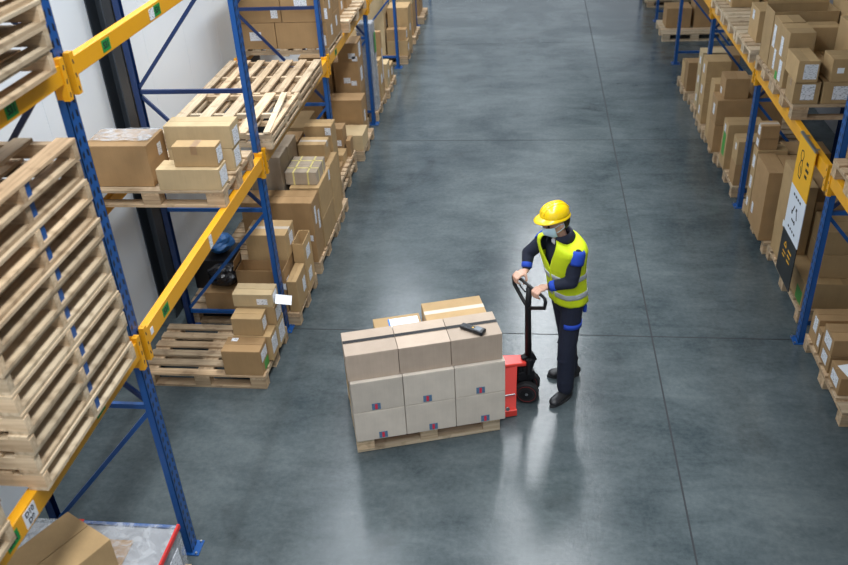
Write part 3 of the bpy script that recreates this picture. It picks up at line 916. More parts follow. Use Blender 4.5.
block_pallet(-2.85, 18.6, 0, 0, 'wooden floor pallet past the sixth upright on the wall side')
carton(-2.85, -2.35, 18.3, 18.9, Z, 1.0, 'dim carton past the sixth upright on the wall side', 'brown', tape=None, small=True)

# level 2, bay 3: wall of large cartons
stringer_pallet(-2.88, 10.15, LV, 'thin brown pallet under the wall of large brown cartons', lx=1.08, ly=.82, h=.085, n=7, pale=False)
zb = LV + .086
rows3 = [(zb, zb + .305), (zb + .307, zb + .610), (zb + .612, zb + .91)]
names3 = ['bottom row', 'middle row', 'top row']
for k, (z0, z1) in enumerate(rows3):
    sp = (-2.955, -2.86, -2.95)[k]
    carton(-3.40, sp - .004, 9.75, 10.12, z0, z1, 'large brown carton, %s, wall end, above the empty pallets' % names3[k], 'brown', tape=None, seam='x', tags=[('f', (-.02, .19, 0)[k], (0, -.05, 0)[k], .14 if k == 0 else .08, .10, 'label')] if k < 2 else [])
    carton(sp + .004, -2.34, 9.75, 10.12, z0, z1, 'large brown carton, %s, aisle end, above the empty pallets' % names3[k], 'brown', tape=None, seam='x',
           tags=([('f', -.02, .05, .15, .11, 'label')] if k == 1 else []) + [('f', .265, -.06, .035, .12, 'label'), ('r', .06, 0, .07, .12, 'label')])
    carton(-3.40, -2.34, 10.14, 10.52, z0, z1, 'large brown carton, %s, second rank behind the front ones above the pallets' % names3[k], 'brown', tape=None, seam='x', tags=[('r', -.04, .03, .07, .12, 'label')])
block_pallet(-2.88, 11.35, LV, 0, 'pale wooden pallet sticking out past the large brown cartons', pale=True, ly=1.3)
zb = LV + .145
for k, (xa, xb, ya, yb, z0, z1, l) in enumerate((
        (-2.72, -2.44, 11.0, 11.25, zb, zb + .2, 'small carton on the pale raised pallet, lowest at its near end'),
        (-2.72, -2.44, 11.0, 11.25, zb + .202, zb + .42, 'small carton with white label, second up on the pale raised pallet'),
        (-2.74, -2.42, 11.0, 11.25, zb + .422, zb + .62, 'small carton third up on the pale raised pallet'),
        (-2.70, -2.42, 11.35, 11.7, zb, zb + .6, 'taller carton in the middle of the pale raised pallet'))):
    carton(xa, xb, ya, yb, z0, z1, l, 'brown', tape=None, small=True, tags=[('f', .06, 0, .1, .1, 'label'), ('r', 0, 0, .08, .1, 'label')])

# ------------------------------------------------------------------ right racks: floor
block_pallet(3.12, 4.86, 0, 0, 'wooden pallet cut off at the picture edge, nearest on the sign side', ly=.8)
carton(2.62, 3.2, 4.6, 5.24, Z, .5, 'carton on the cut-off pallet at the picture edge', 'brown', tape=None, small=True)
block_pallet(3.155, 6.21, 0, 0, 'pale-edged floor pallet with labelled cartons before the hanging sign', ly=1.12)
carton(2.575, 3.25, 6.56, 6.755, Z, .43, 'long brown carton with aisle-side labels, back of the pale-edged pallet', 'brown', tape=None, seam='x', tags=[('l', -.02, .05, .09, .14, 'label')])
carton(2.575, 3.2, 6.455, 6.545, Z, .38, 'thin brown carton between the long and the double-stacked cartons', 'brown', tape=None, small=True, tags=[('l', 0, 0, .05, .12, 'label')])
carton(2.575, 3.05, 6.17, 6.43, Z, .315, 'lower carton of the labelled pair on the pale-edged pallet', 'brown', tape=None, seam='x', tags=[('l', 0, 0, .13, .10, 'label')])
carton(2.575, 3.05, 6.17, 6.43, .317, .49, 'upper carton of the labelled pair on the pale-edged pallet', 'brown', tape=None, seam='x', tags=[('l', 0, 0, .16, .11, 'label')])
carton(2.575, 3.0, 5.87, 6.13, Z, .32, 'low front carton topped by a white sheet on the pale-edged pallet', 'brown', tape=None, seam='x', tags=[('l', 0, 0, .16, .10, 'label')])
o = MB().obox((0, 0, 0), (1, .25, .03), (-.25, 1, 0), (-.03, 0, 1), .13, .08, .001).build('paper_sheet', M['paper'], None); o.location = (2.74, 6.00, .328)
tag(o, 'white sheet of paper on the low front carton at the picture edge', 'paper')

block_pallet(3.19, 7.80, 0, 0, 'floor pallet below the hanging sign', ly=1.30)
carton(2.61, 3.3, 7.19, 8.42, Z, .42, 'long low carton board with green wrap under the hanging sign', 'tan', tape=None, seam='y', tags=[('l', -.50, -.05, .18, .14, 'labelg')])
carton(2.60, 2.745, 7.74, 8.40, .422, 1.16, 'tall slim carton with white spots, half behind the hanging sign', 'tan', tape=None, seam='y', tags=[('l', .02, -.2, .06, .07, 'paper'), ('l', -.12, -.1, .05, .10, 'paper'), ('l', -.08, -.25, .05, .06, 'paper')])
carton(2.76, 3.35, 7.30, 7.72, .422, .67, 'lower carton of the dim pair between sign and upright', 'tan', tape=None, seam='x', tags=[('f', .05, .04, .16, .12, 'label')])
carton(2.76, 3.40, 7.30, 7.72, .672, .92, 'upper carton of the dim pair between sign and upright', 'tan', tape=None, seam='x')
carton(2.76, 3.40, 7.76, 8.40, .422, 1.0, 'dim carton at the back of the pallet below the sign', 'brown', tape=None, seam='x')
block_pallet(3.16, 9.03, 0, 0, 'floor pallet under the tall brown cartons before the second upright past the sign', ly=1.08)
carton(2.50, 2.68, 8.53, 9.05, Z, .95, 'tall brown carton with scuffed face, nearest on its pallet past the sign', 'brown', tape=None, seam='y', tags=[('l', .15, -.2, .07, .12, 'label')])
carton(2.70, 2.95, 8.55, 9.05, Z, .93, 'tall brown carton behind the scuffed-face carton past the sign', 'brown', tape=None, seam='y')
carton(2.97, 3.4, 8.6, 9.1, Z, .8, 'dim carton at the back, behind the scuffed-face carton', 'brown', tape=None, small=True)
carton(2.50, 2.82, 9.08, 9.26, Z, .97, 'carton carrying two small labelled cartons past the sign', 'tan', tape=None, tags=[('l', 0, .25, .09, .14, 'label'), ('l', 0, 0, .08, .14, 'label'), ('l', .02, -.25, .07, .1, 'label')])
carton(2.505, 2.70, 9.09, 9.25, .972, 1.10, 'lower of two small labelled cartons beside the blue upright past the sign', 'brown', tape=None, small=True, tags=[('l', 0, 0, .09, .08, 'label')])
carton(2.505, 2.70, 9.09, 9.25, 1.102, 1.25, 'upper of two small labelled cartons, white film on its lid', 'brown', tape='cleartape', tags=[('l', 0, 0, .09, .09, 'label')])
carton(2.84, 3.3, 9.15, 9.5, Z, .9, 'dim carton at the back beside the two small labelled cartons', 'brown', tape=None, small=True)

block_pallet(3.09, 10.40, 0, 0, 'floor pallet with pale corner past the second upright', ly=1.0)
carton(2.50, 2.80, 9.93, 10.20, Z, .42, 'lower carton of the front pair past the second upright', 'brown', tape=None, small=True)
carton(2.50, 2.80, 9.93, 10.20, .422, .72, 'upper carton of the front pair past the second upright, dotted label', 'tan', tape=None, tags=[('l', -.02, .05, .06, .08, 'label')])
carton(2.47, 2.90, 10.42, 10.70, Z, .74, 'carton with green wrapped side behind the front pair', 'tan', tape=None, tags=[('l', 0, 0, .14, .3, 'labelg'), ('l', .02, .2, .08, .1, 'label')])
block_pallet(3.06, 11.34, 0, 0, 'floor pallet under the large two-box stack', ly=.82)
carton(2.42, 2.86, 10.97, 11.32, Z, .52, 'bottom carton of the large two-box stack past the second upright', 'brown', tape=None)
carton(2.42, 2.88, 10.97, 11.32, .522, .86, 'middle carton of the large stack past the second upright', 'brown', tape=None, tags=[('l', 0, 0, .1, .14, 'label')])
carton(2.50, 2.80, 11.02, 11.34, .862, 1.13, 'topmost plain carton of the large stack past the second upright', 'brown', tape=None, tags=[('l', .05, -.08, .08, .08, 'label')])
carton(2.44, 2.68, 11.36, 11.62, Z, .95, 'pale carton standing behind the large stack', 'tan', tape=None, small=True)
carton(2.92, 3.3, 11.1, 11.6, Z, .98, 'dim carton at the back of the large stack', 'brown', tape=None, small=True)
block_pallet(3.04, 12.08, 0, 0, 'floor pallet under the loosely wrapped tan stack', ly=.60)
for k in range(3):
    carton(2.44, 2.76, 12.0, 12.33, Z + k * .302, Z + k * .302 + .30, 'tan carton with film, %s of the loosely wrapped stack' % ('bottom', 'middle', 'top')[k], 'tan', tape=None, small=True, tags=[('l', .03, 0, .09, .12, 'label')])
for k in range(3):
    carton(2.48, 2.85, 12.60, 12.86, Z + k * .282, Z + k * .282 + .28, 'pale carton, %s of the stack beside the third upright past the sign' % ('bottom', 'middle', 'top')[k], 'pale', tape=None, small=True, tags=[('l', .0, 0, .08, .1, 'label')])
block_pallet(3.06, 12.93, 0, 0, 'floor pallet beside the third upright past the sign', ly=.7)
block_pallet(3.02, 13.75, 0, 0, 'floor pallet with low cartons before the pale pallet')
carton(2.44, 2.70, 13.38, 13.62, Z, .60, 'low carton in front of the thin upright on the sign side', 'brown', tape=None, small=True)
carton(2.44, 2.70, 13.66, 13.95, Z, .50, 'lowest carton before the thin upright on the sign side', 'tan', tape=None, small=True)
carton(2.80, 3.2, 13.4, 13.9, Z, .70, 'carton behind the low ones before the thin upright', 'brown', tape=None, small=True)
block_pallet(3.08, 17.10, 0, 0, 'pale clean pallet with one brown carton, far down the sign side', pale=True, ly=1.0)
carton(2.58, 3.04, 16.98, 17.45, Z, .52, 'single brown carton with dark slot on the pale clean pallet', 'brown', tape=None, seam='x')
carton(3.1, 3.6, 17.0, 17.5, Z, .9, 'dim carton at the back of the pale clean pallet', 'brown', tape=None, small=True)
block_pallet(3.08, 19.6, 0, 0, 'farthest floor pallet on the sign side', ly=.9)
carton(2.50, 2.9, 19.3, 19.9, Z, .9, 'farthest brown carton on the sign side', 'brown', tape=None, small=True)

# ------------------------------------------------------------------ right racks: level 2
RV = 1.742; Zr = RV + .1455
block_pallet(3.07, 6.37, RV, 0, 'raised pallet under the single plain carton at the picture edge', ly=.8)
carton(2.56, 3.2, 6.05, 6.78, Zr, 2.17, 'single plain carton on the raised pallet at the picture edge', 'brown', tape=None, seam='x')
block_pallet(3.05, 8.40, RV, 0, 'raised pallet under the label-covered cartons above the sign', ly=.82)
LG = 'label'
carton(2.44, 2.675, 8.02, 8.28, Zr, 2.095, 'front bottom carton with big label above the hanging sign', 'tan', tape='tape', seam='x', tags=[('f', .01, .01, .12, .15, LG)])
carton(2.44, 2.63, 8.01, 8.42, 2.097, 2.30, 'front top carton with big square label above the hanging sign', 'tan', tape=None, seam='y', tags=[('f', .02, .0, .12, .14, LG)])
carton(2.70, 2.96, 8.02, 8.28, Zr, 2.095, 'front bottom carton beside the blue post above the sign', 'tan', tape=None, seam='x', tags=[('f', .03, 0, .14, .13, LG)])
carton(2.74, 3.00, 8.02, 8.30, 2.097, 2.31, 'crushed-corner carton in film, upper row beside the blue post', 'tan', tape=None, seam='x', tags=[('f', -.05, 0, .06, .05, 'paper')])
carton(2.68, 2.95, 8.34, 8.70, Zr, 2.18, 'middle carton sunk between its neighbours above the sign', 'tan', tape=None, seam='y')
carton(2.45, 2.66, 8.46, 8.80, Zr, 2.15, 'second-rank bottom carton with green mark and long label', 'tan', tape=None, seam='y', tags=[('l', -.02, .0, .10, .2, LG), ('l', .09, -.08, .08, .08, 'labelg')])
carton(2.45, 2.69, 8.46, 8.80, 2.152, 2.43, 'second-rank top carton with label on its front edge', 'tan', tape=None, seam='x', tags=[('l', .05, -.05, .09, .18, LG), ('f', .03, -.07, .14, .06, LG)])
carton(2.98, 3.3, 8.34, 8.78, Zr, 2.50, 'tall carton at the picture edge in the upper sign rack', 'tan', tape=None, seam='x', tags=[('f', 0, -.1, .1, .1, LG)])
block_pallet(3.05, 9.195, RV, 0, 'raised pallet under the black-slotted large carton', ly=.75)
carton(2.72, 3.05, 8.88, 9.10, Zr, 2.36, 'carton behind the middle one in the upper sign rack', 'tan', tape=None, seam='x')
carton(2.47, 2.70, 8.87, 9.15, Zr, 2.42, 'third-rank carton with two tall labels in the upper sign rack', 'tan', tape=None, seam='y', tags=[('l', .05, .08, .09, .22, LG), ('l', -.07, -.12, .07, .2, LG)])
open_carton(2.47, 3.10, 9.18, 9.54, Zr, 2.44, 'large carton with a dark open slot along its lid', 'tan', flaps=('b',))
carton(3.12, 3.5, 8.9, 9.5, Zr, 2.66, 'tall brown carton with blue mark at the top picture edge', 'tan', tape=None, seam='x', tags=[('f', -.02, .2, .015, .09, 'royal')])
for k, yc in enumerate((10.15, 10.99, 11.83)):
    block_pallet(3.03, yc, RV, 0, 'raised pallet, %s in the row past the sign' % ('nearest', 'middle', 'farthest')[k], pale=True, ly=.8)
carton(2.53, 2.72, 10.0, 10.42, Zr, 2.24, 'upright carton with white label on the nearest raised pallet of the row', 'tan', tape=None, seam='y', tags=[('l', .05, .08, .09, .1, LG)])
carton(2.75, 3.2, 9.9, 10.4, Zr, 2.4, 'wide carton behind the upright one on the nearest raised pallet', 'brown', tape=None, seam='x')
carton(2.56, 2.90, 11.58, 12.1, Zr, 2.14, 'ridged-lid carton with white labels on the farthest raised pallet', 'tan', tape=None, seam='x', tags=[('l', .06, 0, .11, .12, LG), ('l', -.12, 0, .09, .16, LG)])
carton(2.95, 3.4, 11.5, 12.1, Zr, 2.4, 'dim carton behind the ridged-lid carton', 'brown', tape=None, small=True)

# ------------------------------------------------------------------ hanging sign
t = thing('hanging_sign', 'tall hanging sign in yellow, white and black panels on the orange beam', 'sign', (2.462, 7.40, .345))
hw = .24
for nm, z0, z1, m_ in (('black_panel', 0, .46, 'black_sign'), ('white_panel', .46, .925, 'white_sign'), ('yellow_panel', .925, 1.42, 'yellow_sign')):
    p = MB().box(-.004, .004, -hw, hw, z0, z1).build(nm, M[m_], t)
    ink = M['ink'] if nm != 'black_panel' else M['yellow_sign']
    zc = (z0 + z1) / 2
    mb = MB()
    def stroke(pts, r=.006):
        for (u0, v0), (u1, v1) in zip(pts, pts[1:]):
            # u runs to the viewer's right (towards the camera, -y), v up
            mb.bar((-.0050, -u0, zc + v0), (-.0050, -u1, zc + v1), r * 2, .0012, up=(1, 0, 0))
    if nm == 'yellow_panel':
        # a pointing hand like outline: rounded figure at the left, two small blocks of type at the right
        stroke([(-.12, .12), (-.07, .13), (-.04, .09), (-.06, .04), (-.10, .03), (-.13, .07), (-.12, .12)])
        stroke([(-.10, .03), (-.13, -.04), (-.11, -.12), (-.05, -.13), (-.03, -.06), (-.06, .04)])
        stroke([(-.08, -.02), (-.06, -.08)])
        mb.build('pictogram', ink, p); mb = MB()
        for k, w_ in enumerate((.06, .09, .07)):
            stroke([(.06, .07 - .06 * k), (.06 + w_, .07 - .06 * k)], .014)
    elif nm == 'white_panel':
        # triangle of three arrows with a header and footer line of type
        for k in range(3):
            a0 = PI / 2 + k * 2 * PI / 3
            p0 = (.085 * math.cos(a0 + .3), .085 * math.sin(a0 + .3)); p1 = (.085 * math.cos(a0 + 1.75), .085 * math.sin(a0 + 1.75))
            stroke([p0, p1], .009)
            stroke([(p1[0] + .03 * math.cos(a0 + .2), p1[1] + .03 * math.sin(a0 + .2)), p1, (p1[0] + .03 * math.cos(a0 - 1.2), p1[1] + .03 * math.sin(a0 - 1.2))], .006)
        mb.build('pictogram', ink, p); mb = MB()
        for k in range(4):
            stroke([(-.12 + .065 * k, .17), (-.08 + .065 * k, .17)], .011)
            stroke([(-.12 + .065 * k, -.16), (-.085 + .065 * k, -.16)], .011)
    else:
        stroke([(-.12, .09), (-.08, .14), (-.04, .09), (-.12, .09)], .006)
        mb.build('pictogram', ink, p); mb = MB()
        stroke([(-.13, .03), (-.03, .03)], .006); stroke([(-.13, -.01), (-.05, -.01)], .006)
        mb.build('lettering', ink, p); mb = MB()
        for k, w_ in enumerate((.11, .09, .10)):
            stroke([(.02, .10 - .05 * k), (.02 + w_, .10 - .05 * k)], .008)
    mb.build('lettering', ink, p)
MB().box(-.012, .012, -hw, hw, 1.412, 1.432).build('top_rail', M['steel'], t)
hk = MB()
for yy in (-.16, .16):
    hk.box(.012, .050, yy - .012, yy + .012, 1.414, 1.418)
hk.build('hanging_clip', M['steel'], t)
WORLD_COL = (0.82, 0.90, 1.0)
WORLD_STR = 0.60
EXPOSURE = 0.0
LAMPS = [
    ('strip_lamp', (0.42, 9.0, 9.0), 0.95, 32.0, 1950, (0.94, 0.97, 1.0)),
    ('wall_fill_light', (-3.25, 8.0, 8.5), 0.25, 26.0, 800, (0.90, 0.95, 1.0)),  # added fill to brighten the left wall, no known fitting there
]
struct(MB().box(1.05, 4.3, -1, 30, 5.1, 5.4).build('shade_soffit', M['wall_dark']))  # added soffit, out of view, keeps light off the right rack
# ------------------------------------------------------------------ truck load
YAW = 0.28954
A0 = Vector((-1.3536, 5.1189, 0))
UX = Vector((math.cos(YAW), math.sin(YAW), 0)); UY = Vector((-math.sin(YAW), math.cos(YAW), 0))
def W(x, y, z=0):
    return A0 + UX * x + UY * y + Vector((0, 0, z))
pc = W(.6, .4)
block_pallet(pc.x, pc.y, 0.004, YAW, 'wooden pallet under the neat beige cartons, on the red pallet truck', pale=True)
def lbox(x0, x1, y0, y1, z0, z1, label, **k):
    c = W((x0 + x1) / 2, (y0 + y1) / 2)
    a, b = (x1 - x0) / 2, (y1 - y0) / 2
    return carton(c.x - a, c.x + a, c.y - b, c.y + b, z0, z1, label, yaw=YAW, **k)
zt = .1495
colw = ['truck-far end', 'middle column', 'beside red truck']
for i in range(3):
    x0 = .002 + i * .4125; x1 = x0 + .408
    for k in range(2):
        t = lbox(x0, x1, -.040, .335, zt + k * .298, zt + k * .298 + .2965, 'beige carton with red-and-blue sticker, %s row, %s' % (('bottom', 'middle')[k], colw[i]), mat='loadw', tape=None, seam='x', group='beige cartons on the pallet truck')
        mb = MB(); u = -.02 + (.035 if k == 0 else 0) - (.0 if i < 2 else 0.0) + (.02 if i == 2 else 0)
        v0 = .012
        s = MB().box(u - .035, u + .035, -.1897, -.1881, v0, v0 + .062).build('sticker', M['sticker'], t)
        mm = MB().box(u - .010, u + .010, -.1905, -.1898, v0 + .004, v0 + .056)
        mm.build('sticker_mark', M['stickerred'], s)
    x0 = -.012 + i * .412; x1 = x0 + .408
    t = lbox(x0, x1, -.008, .315, zt + .5955, zt + .840, 'beige carton with black strap over its lid, top row, %s' % colw[i], mat='load', tape=None, seam='x', group='beige cartons on the pallet truck')
    MB().box(-.204, .204, .004, .042, .2446, .2458).build('black_tape', M['blacktape'], t)
    t = lbox(.002 + i * .4125, .410 + i * .4125, .345, .795, zt, zt + .40, 'rear lower tan carton behind the beige rows, %s' % colw[i], mat='tan', tape=None, small=True)
lbox(.28, .675, .42, .72, zt + .402, zt + .655, 'tan carton behind the middle beige cartons, white card on it', mat='tan', tape=None, seam='x')
lbox(.70, 1.205, .40, .71, zt + .402, zt + .750, 'wider tan carton rising behind the strapped cartons near the truck', mat='tan', tape='cleartape', seam='x')
c = W(.53, .605, zt + .6565)
t = thing('card', 'white card with blue edge on the tan carton behind the load', 'card', c, YAW)
MB().box(-.115, .125, -.09, .07, 0.0, .004).build('sheet', M['paper'], t)
MB().box(-.128, -.115, -.09, .07, 0.0, .005).build('coloured_edge', M['bluecard'], t)
# handheld scanner
c = W(1.00, .085, zt + .8425)
t = thing('barcode_scanner', 'black handheld barcode scanner lying on the strapped carton', 'scanner', c, YAW - .78)
MB().box(-.10, .075, -.030, .030, .001, .032).build('scanner_body', M['plastic_black'], t, bevel=.010)
MB().box(.02, .112, -.036, .036, .004, .040).build('scanner_head', M['plastic_black'], t, bevel=.010)
MB().box(.03, .085, -.024, .024, .0405, .042).build('screen', M['screen'], t)
kb = MB()
for i in range(4):
    for j in range(3):
        kb.box(-.075 + i * .022, -.060 + i * .022, -.020 + j * .015, -.010 + j * .015, .032, .035)
kb.build('keypad', M['steel_dark'], t)
MB().box(.002, .016, -.006, .006, .032, .0355).build('trigger_button', M['amber'], t)

# ------------------------------------------------------------------ pallet truck
t = thing('pallet_truck', 'red hand pallet truck with black handle carrying the beige cartons', 'pallet truck', W(1.3, .4), YAW)
def P(x, y, z):            # truck frame
    return (x - 1.3, y - .4, z)
def pbox(mb, x0, x1, y0, y1, z0, z1):
    return mb.box(x0 - 1.3, x1 - 1.3, y0 - .4, y1 - .4, z0, z1)
for y0 in (.125, .515):
    pbox(MB(), .12, 1.275, y0, y0 + .16, .032, .090).build('fork', M['red'], t, bevel=.006)
def hexa(pts):
    return MB().add([P(*v) for v in pts], [(0, 1, 3, 2), (4, 6, 7, 5), (0, 4, 5, 1), (2, 3, 7, 6), (0, 2, 6, 4), (1, 5, 7, 3)])
# carriage: wide at the floor, narrowing to the pump head
hexa([(1.262, .13, .02), (1.300, .33, .385), (1.262, .67, .02), (1.300, .47, .385), (1.375, .13, .02), (1.440, .33, .385), (1.375, .67, .02), (1.440, .47, .385)]).build('carriage', M['red'], t, bevel=.006)
hexa([(1.300, .320, .386), (1.300, .320, .417), (1.300, .480, .386), (1.300, .480, .417), (1.525, .335, .360), (1.525, .335, .395), (1.525, .465, .360), (1.525, .465, .395)]).build('hood', M['red'], t, bevel=.010)
ft = MB(); pbox(ft, 1.262, 1.385, .128, .172, .012, .075); pbox(ft, 1.262, 1.385, .628, .672, .012, .075); ft.build('foot_bracket', M['red'], t, bevel=.006)
MB().cyl(P(1.30, .120, .105), P(1.30, .131, .105), .018, 14).build('pivot_bolt', M['steel'], t)
MB().cyl(P(1.28, .200, .19), P(1.385, .200, .19), .007, 10).build('push_rod', M['steel'], t)
pm = MB()
pm.cyl(P(1.485, .4, .13), P(1.485, .4, .355), .042, 18)
pm.cyl(P(1.53, .4, .13), P(1.53, .4, .34), .058, 18)
pbox(pm, 1.45, 1.60, .345, .455, .20, .29)
pm.obox(P(1.56, .4, .36), (1, 0, -.3), (0, 1, 0), (.3, 0, 1), .035, .05, .05)
pm.build('pump', M['black'], t, bevel=.004)
pst = MB(); pst.cyl(P(1.54, .33, .28), P(1.54, .33, .43), .022, 12)
pst.build('hydraulic_cylinder', M['black'], t)
MB().obox(P(1.56, .4, .40), (1, 0, .5), (0, 1, 0), (-.5, 0, 1), .055, .028, .045).build('tiller_yoke', M['black'], t, bevel=.006)
# steering wheels, axle turned with the handle
ang = -.36
ax = Vector((math.sin(-ang), math.cos(ang), 0)).normalized()
wc = Vector(P(1.545, .375, .105))
MB().cyl(wc - ax * .11, wc + ax * .11, .012, 12).build('axle', M['steel'], t)
for s in (-1, 1):
    c0 = wc + ax * (s * .078)
    wh = MB(); wh.tube([c0 - ax * .028, c0 - ax * .024, c0 + ax * .024, c0 + ax * .028], [.096, .105, .105, .096], 28)
    w_ = wh.build('steering_wheel', M['rubber'], t, smooth=False, bevel=.003)
    hb = MB(); hb.tube([c0 - ax * .031, c0 + ax * .031], .055, 20); h_ = hb.build('wheel_hub', M['black'], w_)
    for e in (-1, 1):
     rb = MB()
     for k in range(24):
        a = 2 * PI * k / 24; a2 = 2 * PI * (k + 1) / 24; side = ax.cross(Vector((0, 0, 1))).normalized()
        d1 = side * math.cos(a) + Vector((0, 0, math.sin(a))); d2 = side * math.cos(a2) + Vector((0, 0, math.sin(a2)))
        rb.bar(c0 + ax * (.0300 * e) + d1 * .080, c0 + ax * (.0300 * e) + d2 * .080, .005, .003)
     rb.build('wheel_ring', M['darkred'], w_)
    MB().tube([c0 - ax * .036, c0 + ax * .036], .013, 12).build('wheel_nut', M['steel'], w_)
for y0 in (.205, .595):
    MB().cyl(P(.22, y0 - .05, .036), P(.22, y0 + .05, .036), .036, 16).build('load_roller', M['rubber'], t)
# handle
BR = Vector((-.090, 6.030, 1.175)); BL = Vector((.131, 5.739, 1.155))
inv = Matrix.Rotation(-YAW, 4, 'Z') @ Matrix.Translation(-W(1.3, .4))
br, bl = inv @ BR, inv @ BL
bm = (br + bl) / 2; bd = (bl - br).normalized()
br = br - bd * .032; bl = bl + bd * .032
base = Vector(P(1.555, .4, .41)); neck = Vector(P(1.535, .365, .955))
sh = MB(); sh.tube([base, neck, bm - Vector((0, 0, .015))], [.030, .026, .024], 14); sh.build('tiller', M['black'], t, smooth=True)
lp = MB()
e = .045
for (q, s) in ((br, -1), (bl, 1)):
    lp.tube([neck + Vector((0, 0, -.01)), neck + bd * (s * .05) + Vector((0, 0, .01)), q - Vector((0, 0, .095)) + bd * (-s * .012), q - Vector((0, 0, .035)), q - bd * (s * .012) - Vector((0, 0, .006)), q - bd * (s * .04)], [.0155, .0155, .0155, .0150, .0135, .0125], 12)
lp.build('handle_loop', M['black'], t, smooth=True)
MB().tube([br + bd * .035, bl - bd * .035], .0130, 14).build('handle_grip', M['rubber'], t, smooth=True)
lv = MB(); cm = bm - bd * .03
lv.tube([cm - bd * .02 + Vector((0, 0, -.085)), cm - bd * .07 + Vector((0, 0, -.075)), cm - bd * .10 + Vector((0, 0, -.055))], .006, 8); lv.build('release_lever', M['black'], t)

# ------------------------------------------------------------------ worker
F = Vector((-.79, -.61, 0)).normalized(); LF = Vector((.61, -.79, 0)).normalized(); UP = Vector((0, 0, 1))
PO = Vector((.38, 6.07, 0))
man = thing('person', 'worker in yellow helmet, face mask and fluorescent vest pushing the pallet truck', 'person', PO)
def Q(v):
    return Vector(v) - PO
pel = Vector((.338, 6.062, .965)); nk = Vector((.262, 5.985, 1.575))
sp = (nk - pel).normalized()
shM = pel.lerp(nk, .86)
SL = shM + LF * .186 + F * .010 - UP * .020; SR = shM - LF * .186 + F * .010 - UP * .020
HL = BL.lerp(BR, .17); HR = BR.lerp(BL, .11)
bdir = (BL - BR).normalized()
# wrists sit behind and a little above the bar
WL = HL - F * .085 + UP * .035 + LF * .015; WR = HR - F * .085 + UP * .040 - LF * .01
EL = Vector((.350, 5.805, 1.255)); ER = Vector((.010, 6.150, 1.320))
hipL = pel + LF * .070 - UP * .04; hipR = pel - LF * .070 - UP * .04
kneL = Vector((.345, 5.935, .51)); kneR = Vector((.355, 6.18, .51))
ankL = Vector((.345, 5.925, .085)); ankR = Vector((.395, 6.235, .085))
fdL = Vector((-.62, -.78, 0)).normalized(); fdR = Vector((-.95, -.15, 0)).normalized()
hc = Vector((.220, 5.945, 1.722))                                 # head centre
FH = Vector((-.88, -.475, 0)); LH = Vector((.475, -.88, 0))
Fh = (FH * .96 - UP * .28).normalized(); Uh = (UP * .96 + FH * .28).normalized()

# body: one continuous figure, hands with five fingers
b = MB()
def cap(p, r0, q, r1):
    b.capsule(Q(p), r0, Q(q), r1)
b.ell(Q(pel), LF * .138, F * .100, UP * .12)
b.ell(Q(pel.lerp(nk, .32)), LF * .130, F * .095, sp * .16)
b.ell(Q(pel.lerp(nk, .66)), LF * .155, F * .110, sp * .20)
cap(SL, .055, SR, .055)
cap(nk - sp * .06, .060, hc - UP * .05 - F * .01, .054)
b.ell(Q(hc + Uh * .012 - Fh * .008), LH * .076, Fh * .096, Uh * .108)      # skull
b.ell(Q(hc - Uh * .055 + Fh * .028), LH * .058, Fh * .062, Uh * .062)      # jaw
b.capsule(Q(hc + Fh * .088 + Uh * .010), .010, Q(hc + Fh * .108 - Uh * .022), .014)   # nose
b.capsule(Q(hc + Fh * .078 + Uh * .032 + LH * .035), .011, Q(hc + Fh * .078 + Uh * .032 - LH * .035), .011)   # brow
b.capsule(Q(hc + Fh * .085 - Uh * .058 + LH * .018), .008, Q(hc + Fh * .085 - Uh * .058 - LH * .018), .008)   # mouth
for s in (-1, 1):
    b.ell(Q(hc + LH * (s * .078) - Fh * .008 - Uh * .010), LH * .010, Fh * .019, Uh * .032)  # ear
for S_, E_, W_ in ((SL, EL, WL), (SR, ER, WR)):
    cap(S_, .050, E_, .040); cap(E_, .040, W_, .027)
for h_, k_, a_, fd in ((hipL, kneL, ankL, fdL), (hipR, kneR, ankR, fdR)):
    cap(h_, .085, k_, .056); cap(k_, .054, a_, .038)
    b.capsule(Q(a_ - UP * .035), .036, Q(a_ + fd * .13 - UP * .058), .024)
def hand(Hc, Wp, side):
    # palm over the bar, fingers curled round its far side, thumb beneath
    pm_ = Hc - F * .034 + UP * .034
    b.capsule(Q(Wp), .026, Q(pm_ - F * .02), .024)
    b.ell(Q(pm_), bdir * .042, (F * .9 - UP * .2).normalized() * .046, (UP * .9 + F * .2).normalized() * .017)
    for i in range(4):
        o_ = (i - 1.5) * .0215 * side
        ln = (1.0, 1.08, 1.0, .82)[i]
        k0 = Hc + bdir * o_ - F * .002 + UP * .037
        k1 = Hc + bdir * o_ + F * (.037 * ln) + UP * .016
        k2 = Hc + bdir * (o_ * .97) + F * (.034 * ln) - UP * (.024 * ln)
        k3 = Hc + bdir * (o_ * .95) + F * .010 - UP * (.037 * ln)
        b.capsule(Q(k0), .0105, Q(k1), .0098); b.capsule(Q(k1), .0098, Q(k2), .0090); b.capsule(Q(k2), .0090, Q(k3), .0080)
    t0 = pm_ - bdir * (.036 * side) - F * .008 - UP * .004
    t1 = Hc - bdir * (.056 * side) - F * .040 - UP * .006
    t2 = Hc - bdir * (.050 * side) - F * .014 - UP * .038
    b.capsule(Q(t0), .0125, Q(t1), .0112); b.capsule(Q(t1), .0110, Q(t2), .0092)
hand(HL, WL, 1); hand(HR, WR, -1)
blob(b, 'body', M['skin'], man, .0058, 2)

